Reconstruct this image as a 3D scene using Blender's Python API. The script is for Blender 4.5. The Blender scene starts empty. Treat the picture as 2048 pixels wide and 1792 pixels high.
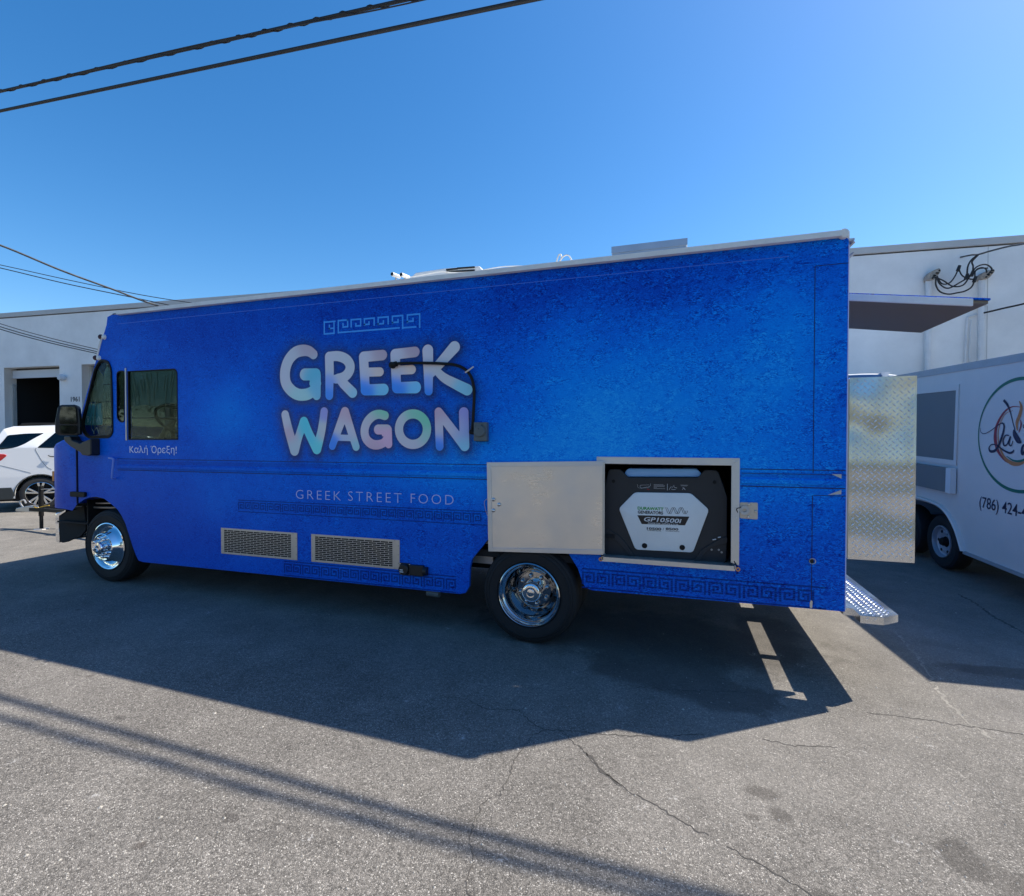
import bpy, bmesh, math, random
import numpy as np
from mathutils import Vector, Matrix
random.seed(7); rng = np.random.default_rng(7)
R = math.radians; PI = math.pi
scene = bpy.context.scene; COL = scene.collection

# ------------------------------------------------------------------ camera
CAM = np.array([0.0, -4.04, 1.725]); YAW = R(17.9); PITCH = math.atan2(16, 1000)
cd = bpy.data.cameras.new('camera'); cam = bpy.data.objects.new('camera', cd); COL.objects.link(cam)
cam.location = CAM; cam.rotation_euler = (PI/2-PITCH, 0, YAW)
cd.sensor_width = 36; cd.lens = 36*1000/2048; cd.clip_end = 2000; cd.clip_start = .05
scene.camera = cam

# ------------------------------------------------------------------ sky and sun
SUNV = Vector((.68, .483, 1.0)).normalized()
el = math.asin(SUNV.z)
w = bpy.data.worlds.new('World'); scene.world = w; w.use_nodes = True
nt = w.node_tree; bg = nt.nodes['Background']
sk = nt.nodes.new('ShaderNodeTexSky'); sk.sky_type = 'NISHITA'; sk.sun_disc = False
sk.sun_elevation = el; sk.sun_rotation = math.atan2(SUNV.x, SUNV.y)
sk.air_density = 1.0; sk.dust_density = .55; sk.ozone_density = 3.0; sk.altitude = 0
hs = nt.nodes.new('ShaderNodeHueSaturation'); hs.inputs['Saturation'].default_value = 1.34
nt.links.new(sk.outputs[0], hs.inputs['Color']); nt.links.new(hs.outputs[0], bg.inputs[0])
bg.inputs[1].default_value = .13
sd = bpy.data.lights.new('sun', 'SUN'); so = bpy.data.objects.new('sun', sd); COL.objects.link(so)
sd.energy = 5.0; sd.angle = R(.53); sd.color = (1, .935, .83)
so.rotation_euler = SUNV.to_track_quat('Z', 'Y').to_euler()
scene.view_settings.view_transform = 'Standard'; scene.view_settings.look = 'None'
scene.view_settings.gamma = 1; scene.view_settings.exposure = 0.6

# ------------------------------------------------------------------ measuring helpers (sizes were read off the photograph)
fw0 = np.array([-math.sin(YAW), math.cos(YAW), 0]); rt = np.array([math.cos(YAW), math.sin(YAW), 0])
fw = fw0*math.cos(PITCH)+np.array([0, 0, -math.sin(PITCH)]); up = np.cross(rt, fw)
def ray(x, y): return fw+rt*(x-1024)/1000-up*(y-896)/1000
def hit(x, y, p, n):
    v = ray(x, y); return CAM+v*(np.dot(np.array(p)-CAM, n)/np.dot(v, n))
def side(x, y, Y=0.0):
    q = hit(x, y, (0, Y, 0), (0, 1, 0)); return (q[0], q[2])
def sides(L, Y=0.0): return [side(a, b, Y) for a, b in L]
def gz(X, Y=0): return -.016*(X+1.16) if X < -1.16 else 0.0
def grd(x, y):
    z = 0
    for _ in range(6):
        q = hit(x, y, (0, 0, z), (0, 0, 1)); z = gz(q[0])
    return (q[0], q[1], z)

# ------------------------------------------------------------------ materials
def mat(name, color=(.5, .5, .5), rough=.5, metal=0, spec=.5, bump=0, bscale=30, var=0, vscale=4, coat=0, bdist=.002):
    m = bpy.data.materials.new(name); m.use_nodes = True; n = m.node_tree.nodes; l = m.node_tree.links
    b = n['Principled BSDF']; b.inputs['Base Color'].default_value = (*color, 1)
    b.inputs['Roughness'].default_value = rough; b.inputs['Metallic'].default_value = metal
    b.inputs['Specular IOR Level'].default_value = spec; b.inputs['Coat Weight'].default_value = coat
    b.inputs['Coat Roughness'].default_value = .08
    tc = n.new('ShaderNodeTexCoord')
    if var:
        t = n.new('ShaderNodeTexNoise'); t.inputs['Scale'].default_value = vscale; t.inputs['Detail'].default_value = 7; t.inputs['Roughness'].default_value = .65
        l.new(tc.outputs['Object'], t.inputs['Vector'])
        r = n.new('ShaderNodeMapRange'); r.inputs['From Min'].default_value = .3; r.inputs['From Max'].default_value = .7
        r.inputs['To Min'].default_value = 1-var; r.inputs['To Max'].default_value = 1+var*.6
        l.new(t.outputs['Fac'], r.inputs['Value'])
        mx = n.new('ShaderNodeVectorMath'); mx.operation = 'SCALE'; mx.inputs[0].default_value = color
        l.new(r.outputs[0], mx.inputs['Scale']); l.new(mx.outputs[0], b.inputs['Base Color'])
        rr = n.new('ShaderNodeMapRange'); rr.inputs['To Min'].default_value = max(rough-.12, .02); rr.inputs['To Max'].default_value = min(rough+.12, 1)
        l.new(t.outputs['Fac'], rr.inputs['Value']); l.new(rr.outputs[0], b.inputs['Roughness'])
    if bump:
        t = n.new('ShaderNodeTexNoise'); t.inputs['Scale'].default_value = bscale; t.inputs['Detail'].default_value = 5
        l.new(tc.outputs['Object'], t.inputs['Vector'])
        bp = n.new('ShaderNodeBump'); bp.inputs['Strength'].default_value = bump; bp.inputs['Distance'].default_value = bdist
        l.new(t.outputs['Fac'], bp.inputs['Height']); l.new(bp.outputs[0], b.inputs['Normal'])
    return m

def nd(m, t, **k):
    x = m.node_tree.nodes.new(t)
    for a, b in k.items(): setattr(x, a, b)
    return x
def lk(m, a, b): m.node_tree.links.new(a, b)
def noise(m, vec, scale, detail=6, rough=.6, dist=0):
    t = nd(m, 'ShaderNodeTexNoise'); t.inputs['Scale'].default_value = scale; t.inputs['Detail'].default_value = detail
    t.inputs['Roughness'].default_value = rough; t.inputs['Distortion'].default_value = dist; lk(m, vec, t.inputs['Vector']); return t.outputs['Fac']
def rngm(m, v, a, b, c, d):
    t = nd(m, 'ShaderNodeMapRange'); lk(m, v, t.inputs['Value'])
    for k, x in zip(('From Min', 'From Max', 'To Min', 'To Max'), (a, b, c, d)): t.inputs[k].default_value = x
    return t.outputs[0]
def math2(m, op, a, b):
    t = nd(m, 'ShaderNodeMath', operation=op)
    for i, v in enumerate((a, b)):
        if isinstance(v, (int, float)): t.inputs[i].default_value = v
        else: lk(m, v, t.inputs[i])
    return t.outputs[0]
def mixc(m, f, a, b, mode='MIX'):
    t = nd(m, 'ShaderNodeMix', data_type='RGBA', blend_type=mode)
    if isinstance(f, (int, float)): t.inputs[0].default_value = f
    else: lk(m, f, t.inputs[0])
    for i, v in ((6, a), (7, b)):
        if isinstance(v, tuple): t.inputs[i].default_value = (*v, 1)
        else: lk(m, v, t.inputs[i])
    return t.outputs[2]
def ramp(m, v, stops):
    t = nd(m, 'ShaderNodeValToRGB'); e = t.color_ramp.elements
    while len(e) < len(stops): e.new(.5)
    for x, (p, c) in zip(e, stops): x.position = p; x.color = (*c, 1)
    lk(m, v, t.inputs[0]); return t.outputs[0]

def wrap_material(name, gain=1.0):
    """printed vinyl wrap: crackled blue plaster pattern, brighter clouds towards the rear"""
    m = mat(name, rough=.4, spec=.10); b = m.node_tree.nodes['Principled BSDF']
    tc = nd(m, 'ShaderNodeTexCoord'); O = tc.outputs['Object']
    sp = nd(m, 'ShaderNodeSeparateXYZ'); lk(m, O, sp.inputs[0]); X, Z = sp.outputs['X'], sp.outputs['Z']
    def blob(cx, cz, rx, rz, k):
        a = math2(m, 'DIVIDE', math2(m, 'SUBTRACT', X, cx), rx); c = math2(m, 'DIVIDE', math2(m, 'SUBTRACT', Z, cz), rz)
        d = math2(m, 'ADD', math2(m, 'MULTIPLY', a, a), math2(m, 'MULTIPLY', c, c))
        return math2(m, 'MULTIPLY', math2(m, 'POWER', 2.718, math2(m, 'MULTIPLY', d, -1.0)), k)
    cl = noise(m, O, .9, 7, .62, .4)
    base = rngm(m, cl, .3, .7, .17, .38)
    for a in ((-.35, 1.95, .95, .62, .42), (.75, 2.3, .5, .8, .24), (-4.4, 1.95, .55, .35, .26), (-2.3, 1.55, 1.2, .35, .22), (-1.2, 1.4, 1.2, .4, .14), (.2, 1.4, 1.3, .3, .16), (-4.6, 1.1, 1.0, .35, .14)):
        base = math2(m, 'ADD', base, blob(*a))
    for a in ((-3.5, 2.95, 3.2, .35, -.15), (0.6, 2.98, 1.2, .2, -.10)):
        base = math2(m, 'ADD', base, blob(*a))
    # strokes of the printed plaster
    mp = nd(m, 'ShaderNodeMapping'); lk(m, O, mp.inputs['Vector']); mp.inputs['Rotation'].default_value = (0, .5, 0); mp.inputs['Scale'].default_value = (1, 1, 2.0)
    f1 = noise(m, mp.outputs[0], 27, 5, .64, 1.9); f2 = noise(m, O, 8, 4, .6, .8); f3 = noise(m, O, 85, 3, .6, .6)
    mask = rngm(m, X, -4.5, .2, .5, 1.2)
    patch = rngm(m, f2, .38, .62, .25, 1.25)
    st = math2(m, 'MULTIPLY', math2(m, 'MULTIPLY', rngm(m, f1, .36, .64, -.5, .5), mask), patch)
    fine = rngm(m, f3, .35, .65, -.07, .07)
    fr_ = noise(m, mp.outputs[0], 17, 5, .68, 2.2); rid = rngm(m, math2(m, 'ABSOLUTE', math2(m, 'SUBTRACT', fr_, .5), 0), 0, .035, -1, 0)
    fh = noise(m, mp.outputs[0], 31, 4, .6, 1.8); hi = rngm(m, fh, .60, .72, 0, 1)
    cr = math2(m, 'MULTIPLY', math2(m, 'ADD', math2(m, 'MULTIPLY', rid, .18), math2(m, 'MULTIPLY', hi, .40)), math2(m, 'MULTIPLY', patch, mask))
    v = math2(m, 'ADD', math2(m, 'ADD', math2(m, 'ADD', base, .125), math2(m, 'MULTIPLY', st, .50)), math2(m, 'ADD', fine, cr))
    c = ramp(m, v, [(0, (0, .018, .22)), (.22, (0, .052, .46)), (.5, (.0, .155, .76)), (.78, (.0, .28, .92)), (1, (.02, .42, .97))])
    # violet painted in for sunlit ground mirrored at the lower front
    vi = math2(m, 'MULTIPLY', rngm(m, X, -3.6, -6.9, 0, .55), rngm(m, Z, 2.0, 1.1, 0, 1))
    vi2 = math2(m, 'MULTIPLY', math2(m, 'MULTIPLY', rngm(m, X, -4.6, -3.2, 1, 1), rngm(m, Z, 1.1, .6, 0, .35)), rngm(m, cl, .35, .7, .3, 1))
    c = mixc(m, math2(m, 'MINIMUM', math2(m, 'ADD', vi, math2(m, 'MULTIPLY', vi2, .35)), .75), c, (.030, .075, .46))
    if gain != 1: c = mixc(m, 1.0, c, (gain*.8, gain, gain*1.08), 'MULTIPLY')
    lk(m, c, b.inputs['Base Color'])
    bp = nd(m, 'ShaderNodeBump'); bp.inputs['Strength'].default_value = .10; bp.inputs['Distance'].default_value = .002
    lk(m, f1, bp.inputs['Height']); wv = noise(m, O, 1.7, 3)
    bp2 = nd(m, 'ShaderNodeBump'); bp2.inputs['Strength'].default_value = .25; bp2.inputs['Distance'].default_value = .01
    lk(m, wv, bp2.inputs['Height']); lk(m, bp2.outputs[0], bp.inputs['Normal']); lk(m, bp.outputs[0], b.inputs['Normal'])
    lk(m, rngm(m, f2, .3, .7, .34, .5), b.inputs['Roughness'])
    return m

def asphalt_material():
    m = mat('asphalt', rough=.9, spec=.25); b = m.node_tree.nodes['Principled BSDF']
    tc = nd(m, 'ShaderNodeTexCoord'); O = tc.outputs['Object']
    sp = nd(m, 'ShaderNodeSeparateXYZ'); lk(m, O, sp.inputs[0]); X, Y = sp.outputs['X'], sp.outputs['Y']
    vo = nd(m, 'ShaderNodeTexVoronoi'); vo.inputs['Scale'].default_value = 150; lk(m, O, vo.inputs['Vector'])
    vd = nd(m, 'ShaderNodeTexVoronoi'); vd.inputs['Scale'].default_value = 150; vd.feature = 'DISTANCE_TO_EDGE'; lk(m, O, vd.inputs['Vector'])
    bw = nd(m, 'ShaderNodeSeparateColor'); lk(m, vo.outputs['Color'], bw.inputs[0])
    stone = ramp(m, bw.outputs[0], [(0, (.088, .081, .073)), (.4, (.18, .166, .149)), (.75, (.27, .246, .216)), (.92, (.40, .37, .33)), (1, (.58, .54, .48))])
    binder = rngm(m, vd.outputs['Distance'], .02, .18, 0, 1)
    c = mixc(m, binder, (.075, .069, .06), stone)
    n1 = noise(m, O, 52, 6, .75, 1.2); c = mixc(m, rngm(m, n1, .45, .62, 0, .55), c, (.30, .272, .238)); c = mixc(m, rngm(m, n1, .44, .34, 0, .5), c, (.085, .077, .068))
    n0 = noise(m, O, 130, 4, .7, .3); c = mixc(m, rngm(m, n0, .55, .72, 0, .5), c, (.42, .40, .36))
    n00 = noise(m, O, 160, 4, .7); c = mixc(m, rngm(m, n00, .38, .28, 0, .7), c, (.05, .046, .04))
    big = noise(m, O, .55, 8, .62, .3); mid = noise(m, O, 3.2, 6, .65, .4)
    g = math2(m, 'MULTIPLY', rngm(m, big, .3, .7, .82, 1.22), rngm(m, mid, .3, .7, .88, 1.15))
    # smoother, trodden surface towards the trucks (the aggregate is sealed there)
    seal = math2(m, 'MULTIPLY', rngm(m, math2(m, 'ADD', Y, math2(m, 'MULTIPLY', math2(m, 'SUBTRACT', big, .5), 5.0)), -2.2, .6, 0, .55), 1.0)
    c = mixc(m, seal, c, (.205, .190, .168))
    def blob(cx, cy, rx, ry, nz=1.35, a=.85, bq=.45):
        p = math2(m, 'DIVIDE', math2(m, 'SUBTRACT', X, cx), rx); q = math2(m, 'DIVIDE', math2(m, 'SUBTRACT', Y, cy), ry)
        d = math2(m, 'SQRT', math2(m, 'ADD', math2(m, 'MULTIPLY', p, p), math2(m, 'MULTIPLY', q, q)), 0)
        d = math2(m, 'ADD', d, math2(m, 'MULTIPLY', math2(m, 'SUBTRACT', mid, .5), nz)); return rngm(m, d, a, bq, 0, 1)
    st = None
    spots = [(.35, -.40, .42, .26), (-.1, -.15, .6, .35), (-.3, .5, 1.6, .7), (.42, -1.36, .10, .05), (.47, -1.5, .05, .06), (.35, -1.55, .04, .03), (1.3, -1.8, .18, .28), (1.15, -1.55, .08, .12), (.55, -1.9, .05, .03),
             (-1.9, -2.3, .05, .03), (-3.2, -1.9, .06, .03), (.35, -2.15, .04, .03), (1.9, -1.3, .1, .05), (2.6, .6, .8, .12), (.8, .9, .3, .5)]
    for s in spots:
        k = blob(*s, a=1.0, bq=.7); k = math2(m, 'MULTIPLY', k, .50 if s[2] < .3 else .50); st = k if st is None else math2(m, 'MAXIMUM', st, k)
    c = mixc(m, st, c, (.045, .038, .032))
    # scattered small dark spots and chalky flecks
    v2 = nd(m, 'ShaderNodeTexVoronoi'); v2.inputs['Scale'].default_value = 1.7; lk(m, O, v2.inputs['Vector'])
    c = mixc(m, math2(m, 'MULTIPLY', rngm(m, math2(m, 'ADD', v2.outputs['Distance'], math2(m, 'MULTIPLY', mid, .06)), .075, .06, 0, 1), .5), c, (.07, .055, .045))
    v3 = nd(m, 'ShaderNodeTexVoronoi'); v3.inputs['Scale'].default_value = 3.1; lk(m, O, v3.inputs['Vector'])
    fl = math2(m, 'MULTIPLY', rngm(m, v3.outputs['Distance'], .13, .06, 0, 1), rngm(m, noise(m, O, 42, 5, .75), .53, .58, 0, 1))
    c = mixc(m, math2(m, 'MULTIPLY', fl, .75), c, (.5, .48, .45))
    gg = nd(m, 'ShaderNodeVectorMath', operation='SCALE'); lk(m, c, gg.inputs[0]); lk(m, g, gg.inputs['Scale'])
    lk(m, gg.outputs[0], b.inputs['Base Color'])
    hgt = math2(m, 'ADD', math2(m, 'MULTIPLY', binder, .7), math2(m, 'MULTIPLY', n1, 1.3))
    bp = nd(m, 'ShaderNodeBump'); bp.inputs['Strength'].default_value = .55; bp.inputs['Distance'].default_value = .005
    lk(m, hgt, bp.inputs['Height']); lk(m, bp.outputs[0], b.inputs['Normal'])
    lk(m, rngm(m, st, 0, .6, .9, .6), b.inputs['Roughness'])
    return m

def glass_material(name, tint=(.20, .27, .25)):
    m = bpy.data.materials.new(name); m.use_nodes = True; n = m.node_tree.nodes; n.remove(n['Principled BSDF'])
    o = n['Material Output']; t = nd(m, 'ShaderNodeBsdfTransparent'); t.inputs[0].default_value = (*tint, 1)
    g = nd(m, 'ShaderNodeBsdfGlossy'); g.inputs['Roughness'].default_value = .02; g.inputs[0].default_value = (.9, .95, .95, 1)
    f = nd(m, 'ShaderNodeLayerWeight'); f.inputs[0].default_value = .5; fo_ = math2(m, 'ADD', math2(m, 'MULTIPLY', math2(m, 'POWER', f.outputs['Facing'], 5.0), .93), .045)
    x = nd(m, 'ShaderNodeMixShader'); lk(m, fo_, x.inputs[0]); lk(m, t.outputs[0], x.inputs[1]); lk(m, g.outputs[0], x.inputs[2]); lk(m, x.outputs[0], o.inputs[0])
    return m

def attr_material(name, rough=.3):
    m = mat(name, rough=rough, coat=.25); a = nd(m, 'ShaderNodeVertexColor', layer_name='Col')
    lk(m, a.outputs[0], m.node_tree.nodes['Principled BSDF'].inputs['Base Color']); return m

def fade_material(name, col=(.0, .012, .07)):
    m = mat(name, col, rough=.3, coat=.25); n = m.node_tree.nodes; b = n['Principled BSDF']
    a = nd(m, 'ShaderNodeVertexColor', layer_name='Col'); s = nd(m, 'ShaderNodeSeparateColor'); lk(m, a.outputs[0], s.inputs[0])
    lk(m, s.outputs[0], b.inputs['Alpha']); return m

def brushed(name, col, rough=.38):
    m = mat(name, col, rough=rough, metal=1); b = m.node_tree.nodes['Principled BSDF']
    tc = nd(m, 'ShaderNodeTexCoord'); mp = nd(m, 'ShaderNodeMapping'); lk(m, tc.outputs['Object'], mp.inputs['Vector']); mp.inputs['Scale'].default_value = (2, 2, 160)
    f = noise(m, mp.outputs[0], 3, 4); big = noise(m, tc.outputs['Object'], 2.3, 5)
    lk(m, math2(m, 'ADD', rngm(m, f, .3, .7, -.05, .05), rngm(m, big, .3, .7, rough-.1, rough+.1)), b.inputs['Roughness'])
    lk(m, mixc(m, rngm(m, big, .35, .7, 0, .35), tuple(col), tuple(x*.72 for x in col)), b.inputs['Base Color'])
    bp = nd(m, 'ShaderNodeBump'); bp.inputs['Strength'].default_value = .5; bp.inputs['Distance'].default_value = .02; lk(m, noise(m, tc.outputs['Object'], 2.1, 0), bp.inputs['Height']); lk(m, bp.outputs[0], b.inputs['Normal']); return m

M = {}
M['wrap'] = wrap_material('blue_wrap'); M['wrapdark'] = wrap_material('blue_wrap_key', .40); M['wrapmid'] = wrap_material('blue_wrap_groove_shade', .74)  # wrapmid is the wrap darkened for the shade in the belt groove
M['asphalt'] = asphalt_material()
M['letter'] = attr_material('letter_print'); M['fade'] = fade_material('letter_shadow_print')
M['keylight'] = mat('light_blue_print', (.02, .32, .92), .3, coat=.25, var=.1, vscale=8)
M['lettering'] = mat('lavender_print', (.55, .60, .90), .3, coat=.2)
M['greek'] = mat('pale_print', (.72, .78, .96), .3)
M['stripe'] = mat('seam_line', (.05, .16, .65), .4)
M['seam'] = mat('seam_gap', (.002, .008, .06), .7)
M['white'] = mat('white_paint', (.78, .77, .74), .35, var=.08, vscale=3)
M['gutter'] = mat('white_trim', (.80, .78, .73), .4, var=.12, vscale=6)
M['alu'] = brushed('brushed_aluminium', (.66, .68, .70), .42)
M['aludoor'] = brushed('aluminium_sheet', (.70, .71, .72), .34)
M['alupaint'] = mat('mill_aluminium', (.56, .53, .49), .42, metal=.75, var=.12, vscale=9)
M['chrome'] = mat('chrome', (.86, .87, .88), .04, metal=1)
M['diamond'] = mat('diamond_plate', (.76, .78, .81), .22, metal=1, bump=1.0, bscale=3.6, bdist=.028)
for n_ in M['diamond'].node_tree.nodes:
    if n_.type == 'TEX_NOISE': n_.inputs['Detail'].default_value = 0
M['bolt'] = mat('zinc_bolt', (.65, .68, .70), .3, metal=1)
M['tyre'] = mat('tyre_rubber', (.012, .012, .013), .75, bump=.3, bscale=60, var=.3, vscale=12)
M['tyre2'] = mat('dusty_tyre', (.035, .034, .033), .85, bump=.3, bscale=60, var=.3, vscale=12)
M['black'] = mat('black_plastic', (.012, .012, .013), .45, bump=.25, bscale=220, bdist=.0006)
M['rubber'] = mat('black_rubber', (.006, .006, .006), .6, spec=.3)
M['under'] = mat('underbody', (.010, .010, .011), .8, var=.4)
M['dark'] = mat('dark_interior', (.012, .012, .012), .85)
M['grey'] = mat('grey_conduit_box', (.10, .125, .13), .5, var=.1)
M['genblack'] = mat('generator_black', (.018, .020, .024), .55, bump=.35, bscale=400, bdist=.0006)
M['genwhite'] = mat('generator_white', (.80, .81, .79), .4, var=.05)
M['gentank'] = mat('generator_tank', (.25, .52, .92), .3)  # blue base colour stands in for sky mirrored on the tank
M['genprint'] = mat('black_print', (.008, .008, .01), .4)
M['gengreen'] = mat('green_print', (.02, .32, .03), .4)
M['genlight'] = mat('white_print', (.7, .7, .7), .4)
M['red'] = mat('red_lens', (.55, .01, .015), .12, coat=.6)
M['amber'] = mat('amber_lens', (.6, .2, .02), .15, coat=.6)
M['brass'] = mat('brass', (.55, .30, .10), .35, metal=1)
M['glass'] = glass_material('window_glass', (.5, .56, .55)); M['tint'] = glass_material('tinted_glass', (.30, .38, .37))
M['clearglass'] = glass_material('clear_glass', (.84, .90, .88)); M['cabglass'] = glass_material('cab_glass', (.76, .84, .82)); M['chromedark'] = mat('shaded_chrome', (.40, .41, .43), .07, metal=1)  # chromedark: rear wheel chrome coloured darker for the shade it mirrors
for k_ in ('clearglass', 'cabglass'):
    m_ = M[k_]; g_ = [n for n in m_.node_tree.nodes if n.type == 'BSDF_GLOSSY'][0]; tc_ = nd(m_, 'ShaderNodeTexCoord'); mp_ = nd(m_, 'ShaderNodeMapping'); mp_.inputs['Rotation'].default_value = (0, .7, 0); mp_.inputs['Scale'].default_value = (1.2, 1, 1); lk(m_, tc_.outputs['Object'], mp_.inputs['Vector'])
    bp_ = nd(m_, 'ShaderNodeBump'); bp_.inputs['Strength'].default_value = .45; bp_.inputs['Distance'].default_value = .006; lk(m_, noise(m_, mp_.outputs[0], 7, 5, .6, 1.5), bp_.inputs['Height']); lk(m_, bp_.outputs[0], g_.inputs['Normal']); g_.inputs['Roughness'].default_value = .08; g_.inputs[0].default_value = (.45, .52, .50, 1)
M['mirror'] = mat('mirror_glass', (.11, .14, .15), .04, metal=1)
M['wall'] = mat('painted_stucco', (.80, .80, .79), .85, bump=.35, bscale=55, bdist=.004, var=.13, vscale=.9)
M['cap'] = mat('parapet_stucco', (.50, .50, .49), .85, bump=.3, bscale=40, var=.08, vscale=1.5)
M['shutter'] = mat('shutter_slats', (.46, .45, .42), .6, var=.12)
M['shutwhite'] = mat('shutter_bar', (.55, .58, .62), .5)
M['wallprint'] = mat('wall_number_print', (.05, .055, .07), .6)
M['conduit'] = mat('painted_conduit', (.68, .69, .70), .6, var=.1)
M['rust'] = mat('weathered_metal', (.42, .36, .30), .7, metal=.3, var=.5, vscale=30)
M['cable'] = mat('cable_black', (.012, .012, .014), .6)
M['wirecol'] = mat('wire_dark', (.03, .03, .035), .6)
M['twine'] = mat('twisted_service_wire', (.10, .095, .09), .6, var=.5, vscale=9)
M['carwhite'] = mat('car_white', (.90, .89, .86), .2, coat=.8)
M['carclad'] = mat('car_cladding', (.03, .035, .035), .55)
M['alloy'] = mat('alloy_rim', (.72, .72, .73), .2, metal=1)
M['trailer'] = mat('trailer_white', (.80, .72, .64), .32, coat=.2, var=.06, vscale=1.3)
M['trim'] = mat('trailer_trim', (.5, .51, .52), .45, metal=.5, var=.1)
M['traileropen'] = mat('trailer_shutter', (.21, .21, .20), .55, var=.08, vscale=2)
M['wheelgrey'] = mat('trailer_wheel', (.40, .42, .45), .4, metal=.4)
M['navy'] = mat('navy_print', (.012, .012, .05), .4)
M['ring'] = mat('green_ring_print', (.01, .17, .10), .4)
M['maroon'] = mat('maroon_print', (.36, .03, .04), .4)
M['orange'] = mat('tan_print', (.60, .22, .07), .4)
M['flap'] = mat('hatch_underside', (.22, .165, .11), .55, var=.12, vscale=2)
M['crack'] = mat('crack_gap', (.075, .068, .060), .95)
M['yellow'] = mat('yellow_strap', (.6, .35, .03), .6)
M['roofgrey'] = mat('roof_vent_metal', (.30, .37, .46), .35, metal=.4, var=.1)
M['seat'] = mat('seat_vinyl', (.03, .03, .035), .6)
M['film_pale'] = mat('pale_marker', (.5, .6, .6), .5)
M['film'] = glass_material('protective_film', (.62, .66, .64))

# ------------------------------------------------------------------ mesh helpers
def tag(o, label=None, cat=None, group=None, kind=None):
    if label: o['label'] = label
    if cat: o['category'] = cat
    if group: o['group'] = group
    if kind: o['kind'] = kind
    return o
def empty(name, loc=(0, 0, 0), rot=(0, 0, 0), label=None, cat=None, group=None):
    o = bpy.data.objects.new(name, None); COL.objects.link(o); o.location = loc; o.rotation_euler = rot; o.empty_display_size = .2
    o['_w'] = 0; del o['_w']
    return tag(o, label, cat, group)
WORLDCOORD = set()
def link(o, parent):
    COL.objects.link(o)
    if parent is not None:
        o.parent = parent
        root = parent
        if root.name in WORLDCOORD: o.matrix_parent_inverse = root.matrix_basis.inverted()
    return o
def obj(name, bm, m, parent=None, smooth=False, bevel=0, seg=2, mesh=None):
    if mesh is None:
        mesh = bpy.data.meshes.new(name)
        if bevel:
            es = [e for e in bm.edges if len(e.link_faces) == 2 and e.calc_face_angle(0) > R(30)]
            if es: bmesh.ops.bevel(bm, geom=es, offset=bevel, segments=seg, affect='EDGES', profile=.5)
        bm.normal_update()
        if smooth:
            for f in bm.faces: f.smooth = True
            for e in bm.edges:
                if len(e.link_faces) == 2 and e.calc_face_angle(0) > R(32): e.smooth = False
        bm.to_mesh(mesh); bm.free()
    if m is not None: mesh.materials.append(M[m] if isinstance(m, str) else m)
    o = bpy.data.objects.new(name, mesh); return link(o, parent)
def B(): return bmesh.new()
def box(bm, x0, x1, y0, y1, z0, z1):
    v = [bm.verts.new(p) for p in ((x0, y0, z0), (x1, y0, z0), (x1, y1, z0), (x0, y1, z0), (x0, y0, z1), (x1, y0, z1), (x1, y1, z1), (x0, y1, z1))]
    for f in ((3, 2, 1, 0), (4, 5, 6, 7), (0, 1, 5, 4), (1, 2, 6, 5), (2, 3, 7, 6), (3, 0, 4, 7)): bm.faces.new([v[i] for i in f])
    return v
def bx(*a): bm = B(); box(bm, *a); return bm
def prism(bm, pts, y0, y1):
    """polygon in (x, z) extruded along y"""
    a = [bm.verts.new((x, y0, z)) for x, z in pts]; b = [bm.verts.new((x, y1, z)) for x, z in pts]; n = len(pts)
    bm.faces.new(a); bm.faces.new(b[::-1])
    for i in range(n): bm.faces.new((a[i], b[i], b[(i+1) % n], a[(i+1) % n]))
    bmesh.ops.recalc_face_normals(bm, faces=bm.faces)
def pr(pts, y0, y1): bm = B(); prism(bm, pts, y0, y1); return bm
def prismx(pts, x0, x1):
    """polygon in (y, z) extruded along x"""
    bm = B(); a = [bm.verts.new((x0, y, z)) for y, z in pts]; b = [bm.verts.new((x1, y, z)) for y, z in pts]; n = len(pts)
    bm.faces.new(a); bm.faces.new(b[::-1])
    for i in range(n): bm.faces.new((a[i], b[i], b[(i+1) % n], a[(i+1) % n]))
    bmesh.ops.recalc_face_normals(bm, faces=bm.faces); return bm
def rnd(pts, r=.02, n=4):
    out = []; L = len(pts)
    for i in range(L):
        p = np.array(pts[i], float); a = np.array(pts[i-1], float)-p; b = np.array(pts[(i+1) % L], float)-p
        la, lb = np.linalg.norm(a), np.linalg.norm(b); rr = min(r, la*.45, lb*.45)
        s = p+a/la*rr; e = p+b/lb*rr
        for k in range(n+1):
            t = k/n; out.append(tuple((1-t)**2*s+2*t*(1-t)*p+t*t*e))
    return out
def smoothline(P, sub=6):
    P = [np.array(p, float) for p in P]
    if len(P) < 3: return P
    out = []
    for i in range(len(P)-1):
        a = P[max(i-1, 0)]; b = P[i]; c = P[i+1]; d = P[min(i+2, len(P)-1)]
        for k in range(sub):
            t = k/sub; out.append(.5*(2*b+(c-a)*t+(2*a-5*b+4*c-d)*t*t+(3*b-a-3*c+d)*t**3))
    out.append(P[-1]); return out
def tube(bm, P, r, n=8, caps=True, smooth_sub=0):
    if smooth_sub: P = smoothline(P, smooth_sub)
    P = [Vector(p) for p in P]; rings = []; pv = None
    for i, p in enumerate(P):
        d = (P[min(i+1, len(P)-1)]-P[max(i-1, 0)]).normalized()
        if pv is None: u = d.orthogonal().normalized()
        else: u = (pv-d*pv.dot(d)).normalized()
        pv = u; v = d.cross(u); rr = r[i] if hasattr(r, '__len__') else r
        rings.append([bm.verts.new(p+(u*math.cos(2*PI*k/n)+v*math.sin(2*PI*k/n))*rr) for k in range(n)])
    for a, b in zip(rings, rings[1:]):
        for k in range(n): bm.faces.new((a[k], a[(k+1) % n], b[(k+1) % n], b[k]))
    if caps: bm.faces.new(rings[0][::-1]); bm.faces.new(rings[-1])
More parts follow.
